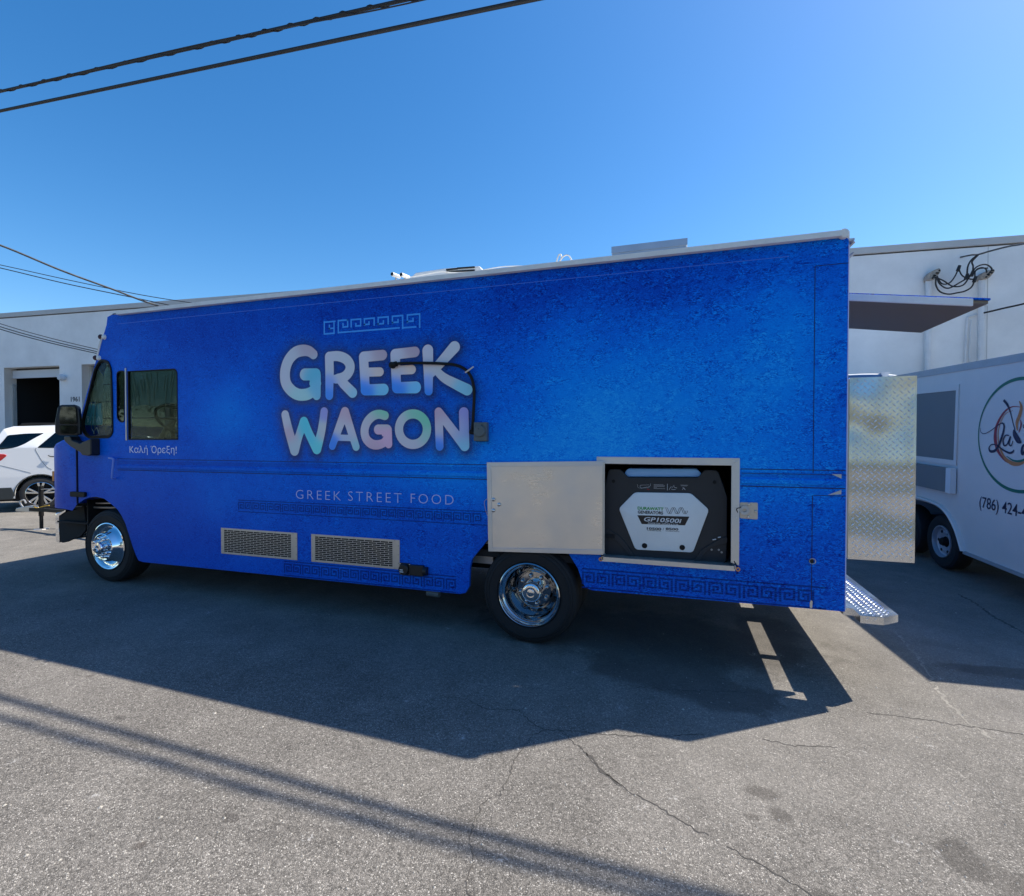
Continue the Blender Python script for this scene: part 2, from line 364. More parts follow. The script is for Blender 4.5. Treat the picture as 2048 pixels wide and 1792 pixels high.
def tb(*a, **k): bm = B(); tube(bm, *a, **k); return bm
def lathe(bm, prof, c=(0, 0, 0), n=48, axis='y', closed=False):
    """prof: list of (radius, offset along axis)"""
    rings = []
    for r, o in prof:
        ring = []
        if r < 1e-6:
            p = (c[0], c[1]+o, c[2]) if axis == 'y' else (c[0], c[1], c[2]+o); v = bm.verts.new(p); rings.append([v]*n); continue
        for k in range(n):
            a = 2*PI*k/n; ca, sa = math.cos(a)*r, math.sin(a)*r
            ring.append(bm.verts.new((c[0]+ca, c[1]+o, c[2]+sa) if axis == 'y' else (c[0]+ca, c[1]+sa, c[2]+o)))
        rings.append(ring)
    pairs = list(zip(rings, rings[1:]))+([(rings[-1], rings[0])] if closed else [])
    for a, b in pairs:
        for k in range(n):
            f = []
            for v in (a[k], a[(k+1) % n], b[(k+1) % n], b[k]):
                if v not in f: f.append(v)
            if len(f) > 2:
                try: bm.faces.new(f)
                except ValueError: pass
    bmesh.ops.recalc_face_normals(bm, faces=bm.faces)
def la(*a, **k): bm = B(); lathe(bm, *a, **k); return bm
def plate(name, outer, holes, y0, y1, m, parent=None, bev=0, post=None):
    """flat panel in (x, z) with real openings, y0 outer face, y1 inner face"""
    cu = bpy.data.curves.new(name, 'CURVE'); cu.dimensions = '2D'; cu.fill_mode = 'BOTH'
    for L in [outer]+holes:
        s = cu.splines.new('POLY'); s.points.add(len(L)-1); s.use_cyclic_u = True
        for p, q in zip(s.points, L): p.co = (q[0], q[1], 0, 1)
    th = abs(y1-y0); cu.extrude = th/2-bev; cu.bevel_depth = bev; cu.bevel_resolution = 1
    if bev: cu.offset = -bev
    me = curve_mesh(cu); ym = (y0+y1)/2; co = np.empty(len(me.vertices)*3); me.vertices.foreach_get('co', co); co = co.reshape(-1, 3)
    co = np.stack([co[:, 0], ym-co[:, 2], co[:, 1]], 1)
    if post: co = post(co)
    me.vertices.foreach_set('co', co.ravel()); me.update(); me.name = name; me.materials.clear()
    return obj(name, None, m, parent, mesh=me)
def curve_mesh(cu):
    o = bpy.data.objects.new('tmp', cu); COL.objects.link(o)
    dg = bpy.context.evaluated_depsgraph_get(); dg.update()
    me = bpy.data.meshes.new_from_object(o.evaluated_get(dg)); bpy.data.objects.remove(o); return me
def text(name, s, p, h, m, parent, width=None, off=0, shear=0, frame=None, sp=1.0, ext=.0004, slope=0):
    """lettering lying in the plane y = p[1]; p = lower left corner, h = cap height"""
    cu = bpy.data.curves.new(name, 'FONT'); cu.body = s; cu.size = 1; cu.offset = off; cu.shear = shear; cu.space_character = sp; cu.resolution_u = 3
    me = curve_mesh(cu); co = np.empty(len(me.vertices)*3); me.vertices.foreach_get('co', co); co = co.reshape(-1, 3)
    mn = co.min(0); mx = co.max(0); cap = .73; k = h/cap
    kx = k if width is None else width/(mx[0]-mn[0])
    x = (co[:, 0]-mn[0])*kx; z = co[:, 1]*k+slope*x
    co = np.stack([p[0]+x, np.full(len(x), p[1]), p[2]+z], 1)
    if frame: co = frame(co)
    me.vertices.foreach_set('co', co.ravel()); me.materials.clear(); me.name = name; me.update()
    return obj(name, None, m, parent, mesh=me)
def ribbon_mesh(P, wd, z=.0015):
    """flat irregular ribbon on the ground"""
    bm = B(); pv = None
    for i, p in enumerate(P):
        a = P[max(i-1, 0)]; b = P[min(i+1, len(P)-1)]; d = np.array([b[0]-a[0], b[1]-a[1]]); d /= np.linalg.norm(d)+1e-9; n = np.array([-d[1], d[0]])
        ww = wd*(.35+random.random()*1.1)
        q = [bm.verts.new((p[0]+n[0]*ww*s, p[1]+n[1]*ww*s, gz(p[0])+z)) for s in (-.5, .5)]
        if pv: bm.faces.new((pv[0], pv[1], q[1], q[0]))
        pv = q
    bmesh.ops.recalc_face_normals(bm, faces=bm.faces)
    for f in bm.faces:
        if f.normal.z < 0: f.normal_flip()
    return bm
def jitter(P, amp, step):
    out = []
    for a, b in zip(P, P[1:]):
        a = np.array(a[:2], float); b = np.array(b[:2], float); L = np.linalg.norm(b-a); k = max(int(L/step), 1); n = np.array([-(b-a)[1], (b-a)[0]])/max(L, 1e-6)
        for i in range(k): out.append(a+(b-a)*i/k+n*rng.normal()*amp*(1 if i else .3))
    out.append(np.array(P[-1][:2], float)); return out

# stroke shapes (union of tapered round strokes) cut out as thin sheets
def sdf_field(strokes, GX, GZ):
    D = np.full(GX.shape, 9.0)
    for st in strokes:
        for (ax, az, ar), (bx_, bz, br) in zip(st, st[1:]):
            dx, dz = bx_-ax, bz-az; L = dx*dx+dz*dz+1e-12
            t = np.clip(((GX-ax)*dx+(GZ-az)*dz)/L, 0, 1)
            D = np.minimum(D, np.hypot(GX-ax-t*dx, GZ-az-t*dz)-(ar+(br-ar)*t))
    return D
def bounds(strokes, pad):
    P = [p for s in strokes for p in s]; return (min(p[0]-p[2] for p in P)-pad, max(p[0]+p[2] for p in P)+pad, min(p[1]-p[2] for p in P)-pad, max(p[1]+p[2] for p in P)+pad)
def stroke_sheet(name, strokes, y, h, m, parent, colf=None):
    x0, x1, z0, z1 = bounds(strokes, h*2); xs = np.arange(x0, x1, h); zs = np.arange(z0, z1, h)
    GX, GZ = np.meshgrid(xs, zs, indexing='ij'); D = sdf_field(strokes, GX, GZ); bm = B(); vc = {}
    def V(key, x, z):
        if key not in vc: vc[key] = bm.verts.new((x, y, z))
        return vc[key]
    I = D < 0
    for i in range(len(xs)-1):
        for j in range(len(zs)-1):
            s = I[i, j]+I[i+1, j]+I[i+1, j+1]+I[i, j+1]
            if s == 0: continue
            cs = ((i, j), (i+1, j), (i+1, j+1), (i, j+1)); poly = []
            for k in range(4):
                a, b = cs[k], cs[(k+1) % 4]
                if I[a]: poly.append(V(a, xs[a[0]], zs[a[1]]))
                if I[a] != I[b]:
                    if a > b: a, b = b, a
                    t = D[a]/(D[a]-D[b]); poly.append(V((a, b), xs[a[0]]+(xs[b[0]]-xs[a[0]])*t, zs[a[1]]+(zs[b[1]]-zs[a[1]])*t))
            if len(poly) > 2:
                try: bm.faces.new(poly)
                except ValueError: pass
    for f in bm.faces: f.smooth = False
    bm.normal_update()
    fl = [f for f in bm.faces if f.normal.y > 0]
    if fl: bmesh.ops.reverse_faces(bm, faces=fl)
    o = obj(name, bm, m, parent)
    if colf:
        ca = o.data.color_attributes.new('Col', 'FLOAT_COLOR', 'POINT')
        for i, v in enumerate(o.data.vertices): ca.data[i].color = (*colf(v.co.x, v.co.z), 1)
    return o

# ================================================================== GROUND
def ground():
    bm = B(); xs = [-150, -60, -30, -20, -14, -10, -6, -3.5, -2.0, -1.16, 0, 2, 4, 8, 20, 60, 150]; ys = [-150, -40, -10, -5, -2, 0, 2, 5, 10, 25, 60, 150]
    def zz(x): return gz(max(x, -20))
    g = [[bm.verts.new((x, y, zz(x))) for y in ys] for x in xs]
    for i in range(len(xs)-1):
        for j in range(len(ys)-1): bm.faces.new((g[i][j], g[i+1][j], g[i+1][j+1], g[i][j+1]))
    return tag(obj('asphalt_ground', bm, 'asphalt'), kind='structure')
G0 = ground()
def c4(L, sc, ox, oy): return [grd(ox+x/sc, oy+y/sc) for x, y in L]
cracks = [
    (c4([(0, 545), (150, 565), (270, 620), (450, 625), (510, 690), (590, 740), (760, 748), (930, 765), (1200, 778), (1500, 765)], 2.845, 880, 1200), .012),
    (c4([(590, 745), (520, 780), (430, 900), (395, 1000), (350, 1110), (290, 1125), (240, 1160), (200, 1240), (170, 1365)], 2.845, 880, 1200), .011),
    (c4([(170, 1365), (190, 1500), (150, 1600), (180, 1720)], 2.845, 880, 1200), .009),
    (c4([(690, 750), (800, 840), (900, 950), (1060, 1080), (1260, 1190), (1400, 1280), (1530, 1340)], 2.845, 880, 1200), .011),
    (c4([(860, 985), (1000, 1060), (1140, 1140), (1200, 1184)], 2.0, 1024, 1200), .011),
    (c4([(1420, 450), (1700, 485), (2048, 540)], 2.0, 1024, 1200), .014),
    (c4([(1000, 555), (1100, 580), (1300, 590)], 2.0, 1024, 1200), .010),
    (c4([(300, 610), (360, 690), (440, 745)], 2.0, 1024, 1200), .022),
]
for P, wd in cracks: tag(obj('crack', ribbon_mesh(jitter(P, .006, .018), wd*.52), 'crack', G0), kind='structure')
for L, wd, mm in (([(1742, 1254), (1790, 1262), (1838, 1318), (1886, 1396), (1928, 1438), (1985, 1478)], .035, 'dust'), ([(1915, 1188), (1950, 1206), (1992, 1236), (2060, 1272)], .045, 'skid'), ([(1490, 1385), (1330, 1380), (1240, 1370)], .012, 'skid')):
    M.setdefault('dust', mat('dusty_streak', (.27, .25, .215), .95, var=.35, vscale=14)); M.setdefault('skid', mat('tyre_mark', (.09, .08, .07), .9, var=.5, vscale=14))
    tag(obj('dusty_streak' if mm == 'dust' else 'tyre_mark', ribbon_mesh(jitter([grd(*p) for p in L], .010, .02), wd*.5, .0012), mm, G0), kind='structure')
# loose pale grit lying on the asphalt
bm = B()
for k in range(900):
    px = rng.uniform(0, 2048); py = 1180+600*rng.uniform(0, 1)**.8; x, y, z = grd(px, py); s = rng.uniform(.0025, .0065)*(1 if rng.random() < .93 else 1.8)
    vs = [bm.verts.new((x+math.cos(a)*s*rng.uniform(.6, 1.2), y+math.sin(a)*s*rng.uniform(.6, 1.2), z+.0005)) for a in np.linspace(0, 2*PI, 6)[:-1]]; t = bm.verts.new((x, y, z+s*.7))
    for i in range(5): bm.faces.new((vs[i], vs[(i+1) % 5], t))
M['grit'] = mat('pale_grit', (.42, .39, .34), .9, var=.4, vscale=3)
tag(obj('loose_grit', bm, 'grit'), kind='stuff')

# ================================================================== WAREHOUSE BEHIND
WR = R(4.9); P0 = CAM+fw0*11.76; WU = np.array([math.cos(WR), math.sin(WR), 0]); WN = np.array([-math.sin(WR), math.cos(WR), 0])
WB = empty('warehouse', (P0[0], P0[1], 0), (0, 0, WR), 'long pale grey stucco warehouse with flat parapet behind the blue truck', 'warehouse')
def wl(x, y, off=0):
    q = hit(x, y, P0+WN*off, WN)-np.array([P0[0], P0[1], 0]); return (float(q@WU), float(q[2]))
def wls(L, off=0): return [wl(a, b, off) for a, b in L]
u0, u1 = -26.0, 16.0; ztop = wl(1024, 549)[1]
ga = wl(8, 735); gb = wl(118.5, 731.5); gc = wl(163, 727)
gx0, gx1, gzt = ga[0], gb[0], (ga[1]+gb[1])/2
d2x0, d2x1, d2t = gc[0], gc[0]+3.4, gzt
plate('wall', [(u0, -.5), (u1, -.5), (u1, ztop-.16), (u0, ztop-.16)], [[(gx0, .0), (gx1, .0), (gx1, gzt), (gx0, gzt)], [(d2x0, .0), (d2x1, .0), (d2x1, d2t), (d2x0, d2t)]], 0, .32, 'wall', WB)
obj('parapet_cap', bx(u0, u1, -.03, .35, ztop-.13, ztop), 'cap', WB, bevel=.012)
obj('parapet_joint', bx(u0, u1, .02, .3, ztop-.16, ztop-.13), 'crack', WB)
obj('roof', bx(u0, u1, .35, 20, ztop-.35, ztop-.3), 'cap', WB)
obj('side_wall', bx(u1-.3, u1, .32, 20, -.5, ztop-.16), 'wall', WB)
for (a, b, t) in ((gx0, gx1, gzt), (d2x0, d2x1, d2t)):
    obj('doorway_interior', bx(a-.1, b+.1, 2.6, 2.7, 0, t+.2), 'dark', WB)
    obj('doorway_interior', bx(a-.05, a-.02, .325, 2.6, 0, t+.2), 'dark', WB); obj('doorway_interior', bx(b+.02, b+.05, .325, 2.6, 0, t+.2), 'dark', WB)
    obj('doorway_interior', bx(a-.05, b+.05, .325, 2.6, t+.05, t+.08), 'dark', WB)
sh0 = wl(60, 757, .25)[1]+.24
for k in range(5):
    z = sh0+k*(gzt-sh0)/5; obj('slat', bx(gx0+.02, gx1-.02, .24, .27, z+.008, z+(gzt-sh0)/5-.008), 'shutter', WB, bevel=.006)
zb = wl(60, 756, .22)[1]; obj('shutter_bar', bx(gx0+.02, gx1-.02, .20, .25, zb, zb+.24), 'shutwhite', WB, bevel=.01)
obj('door_track', bx(gx0, gx0+.06, .18, .27, 0, gzt-.5), 'shutter', WB)
# second doorway: framed glazing
zz = .35
for k in range(7): obj('glazing_bar', bx(d2x0, d2x1, .26, .30, zz+k*.5, zz+k*.5+.03), 'wirecol', WB)
obj('pane', bx(d2x0, d2x1, .29, .30, 0, d2t), 'tint', WB); obj('door_frame', bx(d2x0, d2x0+.07, .22, .31, 0, d2t), 'shutter', WB)
e = wl(127, 756); obj('lamp_globe', la([(0, 0), (.07, -.01), (.10, -.08), (.07, -.16), (0, -.18)], (e[0]+.05, 0, e[1])), 'shutwhite', WB, smooth=True)
p1 = wl(141.5, 803, -.004); p2 = wl(160, 793)
text('house_number', '1961', (p1[0], -.003, p1[1]), p2[1]-p1[1], 'wallprint', WB, width=wl(159.5, 800)[0]-p1[0], off=.03)
for k in range(9):
    x = -9+k*2.9+random.random(); obj('control_joint', bx(x, x+.012, -.0015, .02, -.3, ztop-.165), 'cap', WB)
# conduits with weatherheads
def conduit(xp, yt, yb, r):
    u, z1 = wl(xp, yt, -.08); z0 = wl(xp, yb, -.08)[1]
    obj('conduit', tb([(u, -.09, -.2), (u, -.09, z1)], r, 14), 'conduit', WB, smooth=True)
    for zc in (z1-.5, z1-1.9, z1-3.0): obj('conduit_clamp', bx(u-r-.03, u+r+.03, -.09-r-.006, 0, zc-.02, zc+.02), 'conduit', WB)
    return u, z1
ua, za = conduit(1857, 560, 745, .052); ub, zbb = conduit(1963, 558, 728, .05)
for (u, z, s) in ((ua, za, 1), (ub, zbb, .8)):
    bmh = pr(rnd([(u-.06, z-.04), (u-.06, z+.06), (u+.0, z+.14*s), (u+.14, z+.20*s), (u+.17, z+.14*s), (u+.07, z-.02)], .04), -.17, -.02)
    obj('weatherhead', bmh, 'rust', WB, bevel=.012)
    bmh = B()
    for k in range(6): lathe(bmh, [(0, 0), (.015, 0), (.015, -.012), (0, -.012)], (u+.02+.022*k, -.172, z+.02+.022*k*s+(.014 if k % 2 else -.014)), 8)
    tag(obj('weatherhead_hole', bmh, 'rubber', WB), kind='stuff')
sm = wls([(1930, 742), (1931, 690), (1934, 640), (1936, 634), (1955, 629)], -.03)
obj('thin_conduit', tb([(a, -.035, b) for a, b in sm], .017, 8), 'conduit', WB)
obj('thin_conduit', tb([(a+.07, -.03, b) for a, b in sm[:3]], .012, 8), 'conduit', WB)
mk = wls([(1976, 540)], 0)[0]
# service cables between the weatherheads (each droops on its own)
def wcable(name, L, r, m, label, group, off=-.3, sc=5.333, ox=1664, oy=448, offs=None):
    P = []
    for i, (x, y) in enumerate(L):
        o = offs[i] if offs else off; u, z = wl(ox+x/sc, oy+y/sc, o); P.append((u, o, z))
    q = [P0*np.array([1, 1, 0])+WU*p[0]+WN*p[1]+np.array([0, 0, p[2]]) for p in P]
    o = obj(name, tb(q, r, 8, smooth_sub=7), m, None, smooth=True); return tag(o, label, 'cable', group)
gsc = 'service cables at the warehouse weatherheads'
wcable('service_cable', [(1075, 560), (1180, 600), (1290, 665), (1400, 650), (1470, 560), (1560, 480), (1660, 470)], .013, 'cable', 'black service cable looping from left weatherhead over the right one', gsc)
wcable('service_cable', [(1115, 560), (1150, 640), (1240, 685), (1370, 620), (1460, 560), (1540, 460), (1640, 432), (1705, 480), (1670, 530)], .013, 'cable', 'black service cable making the widest loop around the right weatherhead', gsc, -.34)
wcable('service_cable', [(1120, 555), (1170, 635), (1250, 630), (1310, 560), (1350, 470)], .012, 'cable', 'black service cable rising from left weatherhead to the upper splice', gsc, -.26)
wcable('service_cable', [(1110, 570), (1108, 650), (1150, 720), (1240, 748), (1330, 735), (1420, 715), (1490, 670), (1520, 600)], .014, 'cable', 'lowest drooping service cable between the two weatherheads', gsc, -.3)
wcable('service_cable', [(1350, 470), (1380, 540), (1430, 575), (1500, 590), (1525, 570)], .012, 'cable', 'short black service cable under the upper splice', gsc, -.3)
wcable('service_cable', [(1560, 325), (1490, 380), (1450, 450), (1440, 545)], .014, 'cable', 'thin service cable dropping from the overhead line to the left splice', gsc, -.33)
wcable('service_cable', [(1560, 330), (1495, 400), (1505, 450), (1500, 530)], .014, 'cable', 'thin service cable dropping beside the others to the right splice', gsc, -.3)
wcable('service_cable', [(1525, 600), (1530, 500), (1590, 465), (1640, 480), (1650, 520)], .012, 'cable', 'tight small cable loop over the right weatherhead', gsc, -.37)
for (x, y, l) in ((1352, 472, 'upper'), (1437, 560, 'left'), (1497, 527, 'middle'), (1524, 590, 'right')):
    u, z = wl(1664+x/5.333, 448+y/5.333, -.32)
    q = P0*np.array([1, 1, 0])+WU*u+WN*-.32+np.array([0, 0, z])
    tag(obj('cable_splice', tb([q+np.array([-.015, 0, -.05]), q+np.array([.015, 0, .05])], [.032, .026], 8), 'cable', None), 'black %s tape splice on the cables by the weatherheads' % l, 'cable splice', 'tape splices on the service cables')
wcable('overhead_line', [(1370, 355), (1490, 330), (1560, 325), (1700, 285), (1900, 235), (2048, 210), (2400, 120)], .016, 'twine', 'grey overhead service line leaving the right wall toward the frame edge', None, -.35, offs=[-.02, -.2, -.35, -.6, -1, -1.4, -2.4])
wcable('overhead_line', [(1590, 955), (1700, 930), (1860, 892), (2048, 850), (2500, 730)], .017, 'cable', 'single black line crossing the right wall above the white trailer', None, offs=[-.1, -.2, -.3, -.45, -1.])
# lines over the left wall
def lwire(L, offs, r, m, label, group=None):
    P = []
    for (x, y), o in zip(L, offs):
        u, z = wl(x, y, o); P.append(P0*np.array([1, 1, 0])+WU*u+WN*o+np.array([0, 0, z]))
    tag(obj('utility_line', tb(P, r, 6, smooth_sub=8), m, None), label, 'utility line', group)
f = lambda L: [(x/3.303, 448+y/3.303) for x, y in L]
lwire(f([(-500, -30), (0, 140), (400, 305), (740, 430), (980, 520), (1250, 600), (1560, 665), (1900, 740)]), [-4, -3.4, -2.8, -2.2, -1.8, -1.3, -.8, -.2], .021, 'twine', 'twisted grey service line sagging steeply over the left wall')
lwire(f([(-500, 170), (0, 270), (500, 380), (1000, 480), (1500, 550), (2048, 603), (2400, 640)]), [-3, -2.6, -2.2, -1.8, -1.4, -1, -.8], .009, 'wirecol', 'upper of two thin lines against sky above the left wall', 'thin lines above the left wall')
lwire(f([(-500, 180), (0, 290), (440, 395), (900, 490), (1400, 595), (1700, 645), (2100, 700)]), [-3, -2.6, -2.2, -1.8, -1.4, -1, -.8], .011, 'wirecol', 'lower of two thin lines against sky above the left wall', 'thin lines above the left wall')
for k, (a, lb) in enumerate(((0, 'uppermost'), (20, 'middle'), (36, 'lowest'))):
    lwire(f([(-400, 520+a), (0, 658+a), (300, 745+a*.9), (600, 818+a*.8), (870, 877+a*.7), (1300, 955+a*.6)]), [-2.4, -2, -1.6, -1.2, -.8, -.3], (.012 if k else .010), 'wirecol', '%s of three dark lines drooping across the left grey wall' % lb, 'dark lines across the left wall')

# ================================================================== OVERHEAD CABLES (they throw the two soft shadows)
c1 = [(-19, 1.60, 8.33), (-13.725, 1.406, 7.788), (-10.588, 1.295, 7.466), (-6.068, 1.135, 7.003), (-2.901, 1.023, 6.679), (0, .92, 6.382), (8, .64, 5.56)]
c2 = [(-20, 2.15, 8.33), (-15.034, 1.921, 8.003), (-11.367, 1.683, 7.544), (-5.384, 1.294, 6.796), (-1.444, 1.039, 6.303), (2, .816, 5.87), (8, .43, 5.12)]
tag(obj('overhead_cable', tb(c1, .021, 10, smooth_sub=4), 'cable'), 'upper black cable crossing the top left of the sky', 'overhead cable', 'thick black cables across the sky')
bm = tb(c2, .024, 10, smooth_sub=4)
tag(obj('overhead_cable', bm, 'cable'), 'lower black cable crossing the top left of the sky', 'overhead cable', 'thick black cables across the sky')
for (c, rr, ph, lb) in ((c1, .026, 0, 'thin wire lashed around the upper black overhead cable'),):
    P = smoothline(c, 60); q = [p+np.array([0, math.cos(i*.8+ph), math.sin(i*.8+ph)])*rr for i, p in enumerate(P)]
    tag(obj('lashing_wire', tb(q, .006, 5), 'cable'), lb, 'wire')
P = smoothline([(a, b, cc+.02+.05*math.sin(a*.6)) for a, b, cc in c1], 12)
tag(obj('lashing_wire', tb([p+np.array([0, -.02, -.035]) for p in P], .008, 5), 'cable'), 'slack thin line hanging just under the upper black overhead cable', 'wire')

# ================================================================== BLUE FOOD TRUCK
W = 2.36; HR = 3.155
T = empty('food_truck', (-2.9, 1.18, 0), label='large royal blue step van food truck lettered GREEK WAGON', cat='food truck'); WORLDCOORD.add(T.name)
def ob(name, bm, m, parent=T, **k): return obj(name, bm, m, parent, **k)
archF = sides([(157.5, 1006.5), (167, 999.4), (178.6, 994.8), (192.7, 993.6), (208, 997), (222, 1007.6), (235, 1019), (243, 1031), (250, 1045), (257, 1066), (265, 1092), (272, 1110.8), (277, 1121), (286, 1124.5)])
archR = sides([(919.5, 1188), (931, 1186), (938, 1173), (939.5, 1135), (944, 1118), (976, 1079), (1010, 1060), (1060, 1052), (1110, 1068), (1137.7, 1108), (1156, 1137), (1165, 1165), (1171, 1175), (1184, 1180.6)])
outer = sides([(156, 870), (175, 782), (192.5, 719.5), (213, 650)])+[(-6.165, 3.13), (-6.10, HR-.005), (1.12, HR-.005), (1.148, HR-.04), (1.15, .520)]
outer = outer[::-1]
# outline runs: rear bottom -> up -> front top -> down the nose -> arch -> bottom
outline = [(1.15, .520), (1.15, HR-.04), (1.12, HR-.005), (-6.10, HR-.005), (-6.165, 3.13)]+sides([(213, 650), (192.5, 719.5), (175, 782), (157, 850), (155.8, 872)])+archF[0:1]+archF[1:-1]+[(-5.649, .358)]+archR+[(1.15, .520)][:0]
tri = rnd(sides([(206, 718.5), (218, 722), (224, 738), (226, 790), (227, 866), (220, 875.5), (178, 877), (167.5, 866), (163.5, 848), (190, 738), (199, 722)]), .04, 3)
qtr = rnd(sides([(234, 745), (240, 741.5), (249.5, 741.5), (249.5, 844.5), (240, 844), (234.5, 836)]), .03, 3)
sld = rnd(sides([(254, 742.6), (350, 736.5), (356.4, 879.3), (256.4, 879.3)]), .012, 3)
sl = sides([(254, 742.6), (350, 736.5), (356.4, 879.3), (256.4, 879.3)]); sld = [(-5.862, 1.735), (-5.10, 1.735), (-5.10, 2.50), (-5.13, 2.53), (-5.862, 2.53)]
a_ = side(254, 742.6); b_ = side(350, 737); sld = [(-5.852, 1.728), (-5.102, 1.728), (-5.102, b_[1]-.06)]+[(-5.16+.058*math.cos(t), b_[1]-.06+.058*math.sin(t)) for t in np.linspace(0, PI/2, 5)]+[(-5.852, b_[1])]
cA, cB, cC, cD = side(1197, 918), side(1476, 919), side(1475, 1127), side(1198, 1111)
comp = [(cA[0]+.02, .762), (cB[0]-.02, .762), (cB[0]-.02, cB[1]-.01), (cA[0]+.02, cB[1]-.01)]
plate('side_panel', outline, [tri, qtr, sld, comp], 0, .035, 'wrap', T)
plate('side_panel', outline, [sld], W-.035, W, 'wrap', T)
# skins joining the two sides
def strip(name, L, m, y0=.036, y1=W-.036, th=0):
    bm = B(); pv = None
    for x, z in L:
        q = [bm.verts.new((x, y0, z)), bm.verts.new((x, y1, z))]
        if pv: bm.faces.new((pv[0], pv[1], q[1], q[0]))
        pv = q
    return ob(name, bm, m)
fr = sides([(155.8, 872), (157, 850), (192.5, 719.5), (213, 650)])+[(-6.165, 3.13), (-6.10, HR-.005)]
strip('cowl', fr[0:2], 'wrap'); strip('windshield', [fr[1], fr[2]], 'cabglass', .12, W-.12); strip('front_cap', fr[2:], 'wrap')
for y in ((.036, .12), (W-.12, W-.036)): strip('windshield_pillar', [fr[1], fr[2]], 'wrap', *y)
bmr = B(); xs = (-6.10, -4, -2, 0, 1.12); ys = np.linspace(0.0, W, 9)
gg = [[bmr.verts.new((x, y, HR-.004+.05*math.sin(PI*(y/W)))) for y in ys] for x in xs]
for i in range(4):
    for j in range(8): bmr.faces.new((gg[i][j], gg[i+1][j], gg[i+1][j+1], gg[i][j+1]))
ob('roof', bmr, 'white')
ob('rear_wall', bx(1.115, 1.149, .036, W-.036, .70, HR-.01), 'wrap')
ob('floor', bx(-6.0, 1.10, .06, W-.06, .70, .76), 'under')
ob('chassis_rail', bx(-6.9, .80, .70, .80, .50, .69), 'under'); ob('chassis_rail', bx(-6.9, .80, 1.56, 1.66, .50, .69), 'under')
ob('rear_axle', tb([(-1.16, .30, .41), (-1.16, W-.3, .41)], .07, 12), 'under'); ob('front_axle', tb([(-6.2, .25, .47), (-6.2, W-.25, .47)], .05, 12), 'under')
ob('muffler', tb([(-4.6, .9, .52), (-3.5, .9, .52)], .13, 16), 'under', smooth=True); ob('fuel_tank', bx(-3.2, -2.2, 1.5, 2.1, .42, .70), 'under', bevel=.03)
ob('wheel_well', bx(-1.95, -.45, .05, .62, .93, .96), 'under'); ob('wheel_well', bx(-1.95, -.45, .60, .63, .45, .96), 'under')
ob('wheel_well', bx(-6.75, -5.6, .45, .48, .5, 1.05), 'under'); ob('wheel_well', bx(-6.75, -5.55, .04, .48, 1.04, 1.07), 'under')
for z, a in ((.955, -6.7), (.90, -6.75)): ob('brake_line', tb([(a, .2, z), (-6.35, .16, z+.02), (-6.15, .2, z+.035)], .012, 6), 'alupaint')
ob('mud_flap', bx(-2.02, -1.98, .04, .5, .36, .75), 'rubber'); ob('step_rail', bx(-1.95, -1.55, .2, .24, .60, .68), 'trim'); ob('step_rail', bx(-1.9, -1.5, .12, .16, .80, .83), 'alupaint')
# partition and cab furniture
ob('cab_partition', bx(-4.75, -4.72, .05, W-.05, .76, 3.1), 'dark'); ob('cab_partition', bx(-4.98, -4.75, 1.4, 1.45, .76, 2.6), 'dark')
ob('cab_ceiling', bx(-6.05, -4.75, .05, W-.05, 2.9, 2.93), 'dark'); ob('dashboard', pr([(-6.6, 1.3), (-6.05, 1.35), (-6.05, 1.70), (-6.55, 1.76)], .1, W-.1), 'dark')
ob('engine_cover', bx(-6.5, -5.5, .95, 1.45, .76, 1.55), 'dark', bevel=.04)
sw = side(346, 832, .55)
bms = B(); swx, swz = side(352, 838, .52); c = Vector((-5.12, .012, 1.965)); n_ = Vector((.80, 0, .6)).normalized(); u_ = Vector((0, 1, 0)); v_ = n_.cross(u_); swp = side(347, 835, .40); c = Vector((swp[0], .40, swp[1]-.02))
stw = [c+(u_*math.cos(t)+v_*math.sin(t))*.20 for t in np.linspace(0, 2*PI, 33)]
sw = ob('steering_wheel', tb(stw, .018, 8), 'rubber', smooth=True)
ob('steering_spoke', tb([c-u_*.2, c+u_*.2], .014, 6), 'rubber', sw); ob('steering_column', tb([c, c+Vector((-.45, 0, -.5))], .035, 8), 'rubber', sw)
ob('added_dark_panel', bx(-6.4, -4.8, 1.60, 1.64, .76, 2.06), 'dark'); ob('cab_divider_post', bx(-5.95, -5.86, .5, .56, .76, 2.4), 'seat')  # dark panel added inside the cab to darken the window view
ob('driver_seat', bx(-5.35, -4.85, .3, .8, 1.28, 1.42), 'seat', bevel=.04); ob('driver_seat', bx(-4.97, -4.85, .3, .8, 1.42, 1.98), 'seat', bevel=.04)
# windows
def framed(name, L, grow, y, m='rubber'):
    cx_ = np.mean([p[0] for p in L]); cz_ = np.mean([p[1] for p in L]); P = np.array(L)
    d = P-[cx_, cz_]; nrm = d/np.linalg.norm(d, axis=1)[:, None]; inner = [tuple(p) for p in P-nrm*grow]; outr = [tuple(p) for p in P+nrm*.002]
    return inner, outr
i1, o1 = framed('a', tri, .020, 0); i2, o2 = framed('b', qtr, .012, 0); i3, o3 = framed('c', sld, .014, 0)
f1 = plate('window_frame', o1, [i1], -.012, .02, 'rubber', T); plate('pane', i1, [], .004, .009, 'clearglass', f1)
i1b, _ = framed('a', i1, .012, 0); plate('glazing_seal', i1, [i1b], -.004, .0035, 'rubber', f1)
f2 = plate('window_frame', o2, [i2], -.006, .02, 'rubber', T); plate('pane', i2, [], .004, .009, 'tint', f2)
f3 = plate('window_frame', o3, [i3], -.004, .02, 'rubber', T); plate('pane', i3, [], .006, .011, 'cabglass', f3)
ob('window_divider', bx(-5.885, -5.868, -.010, .0, 1.72, 2.535), 'alupaint')
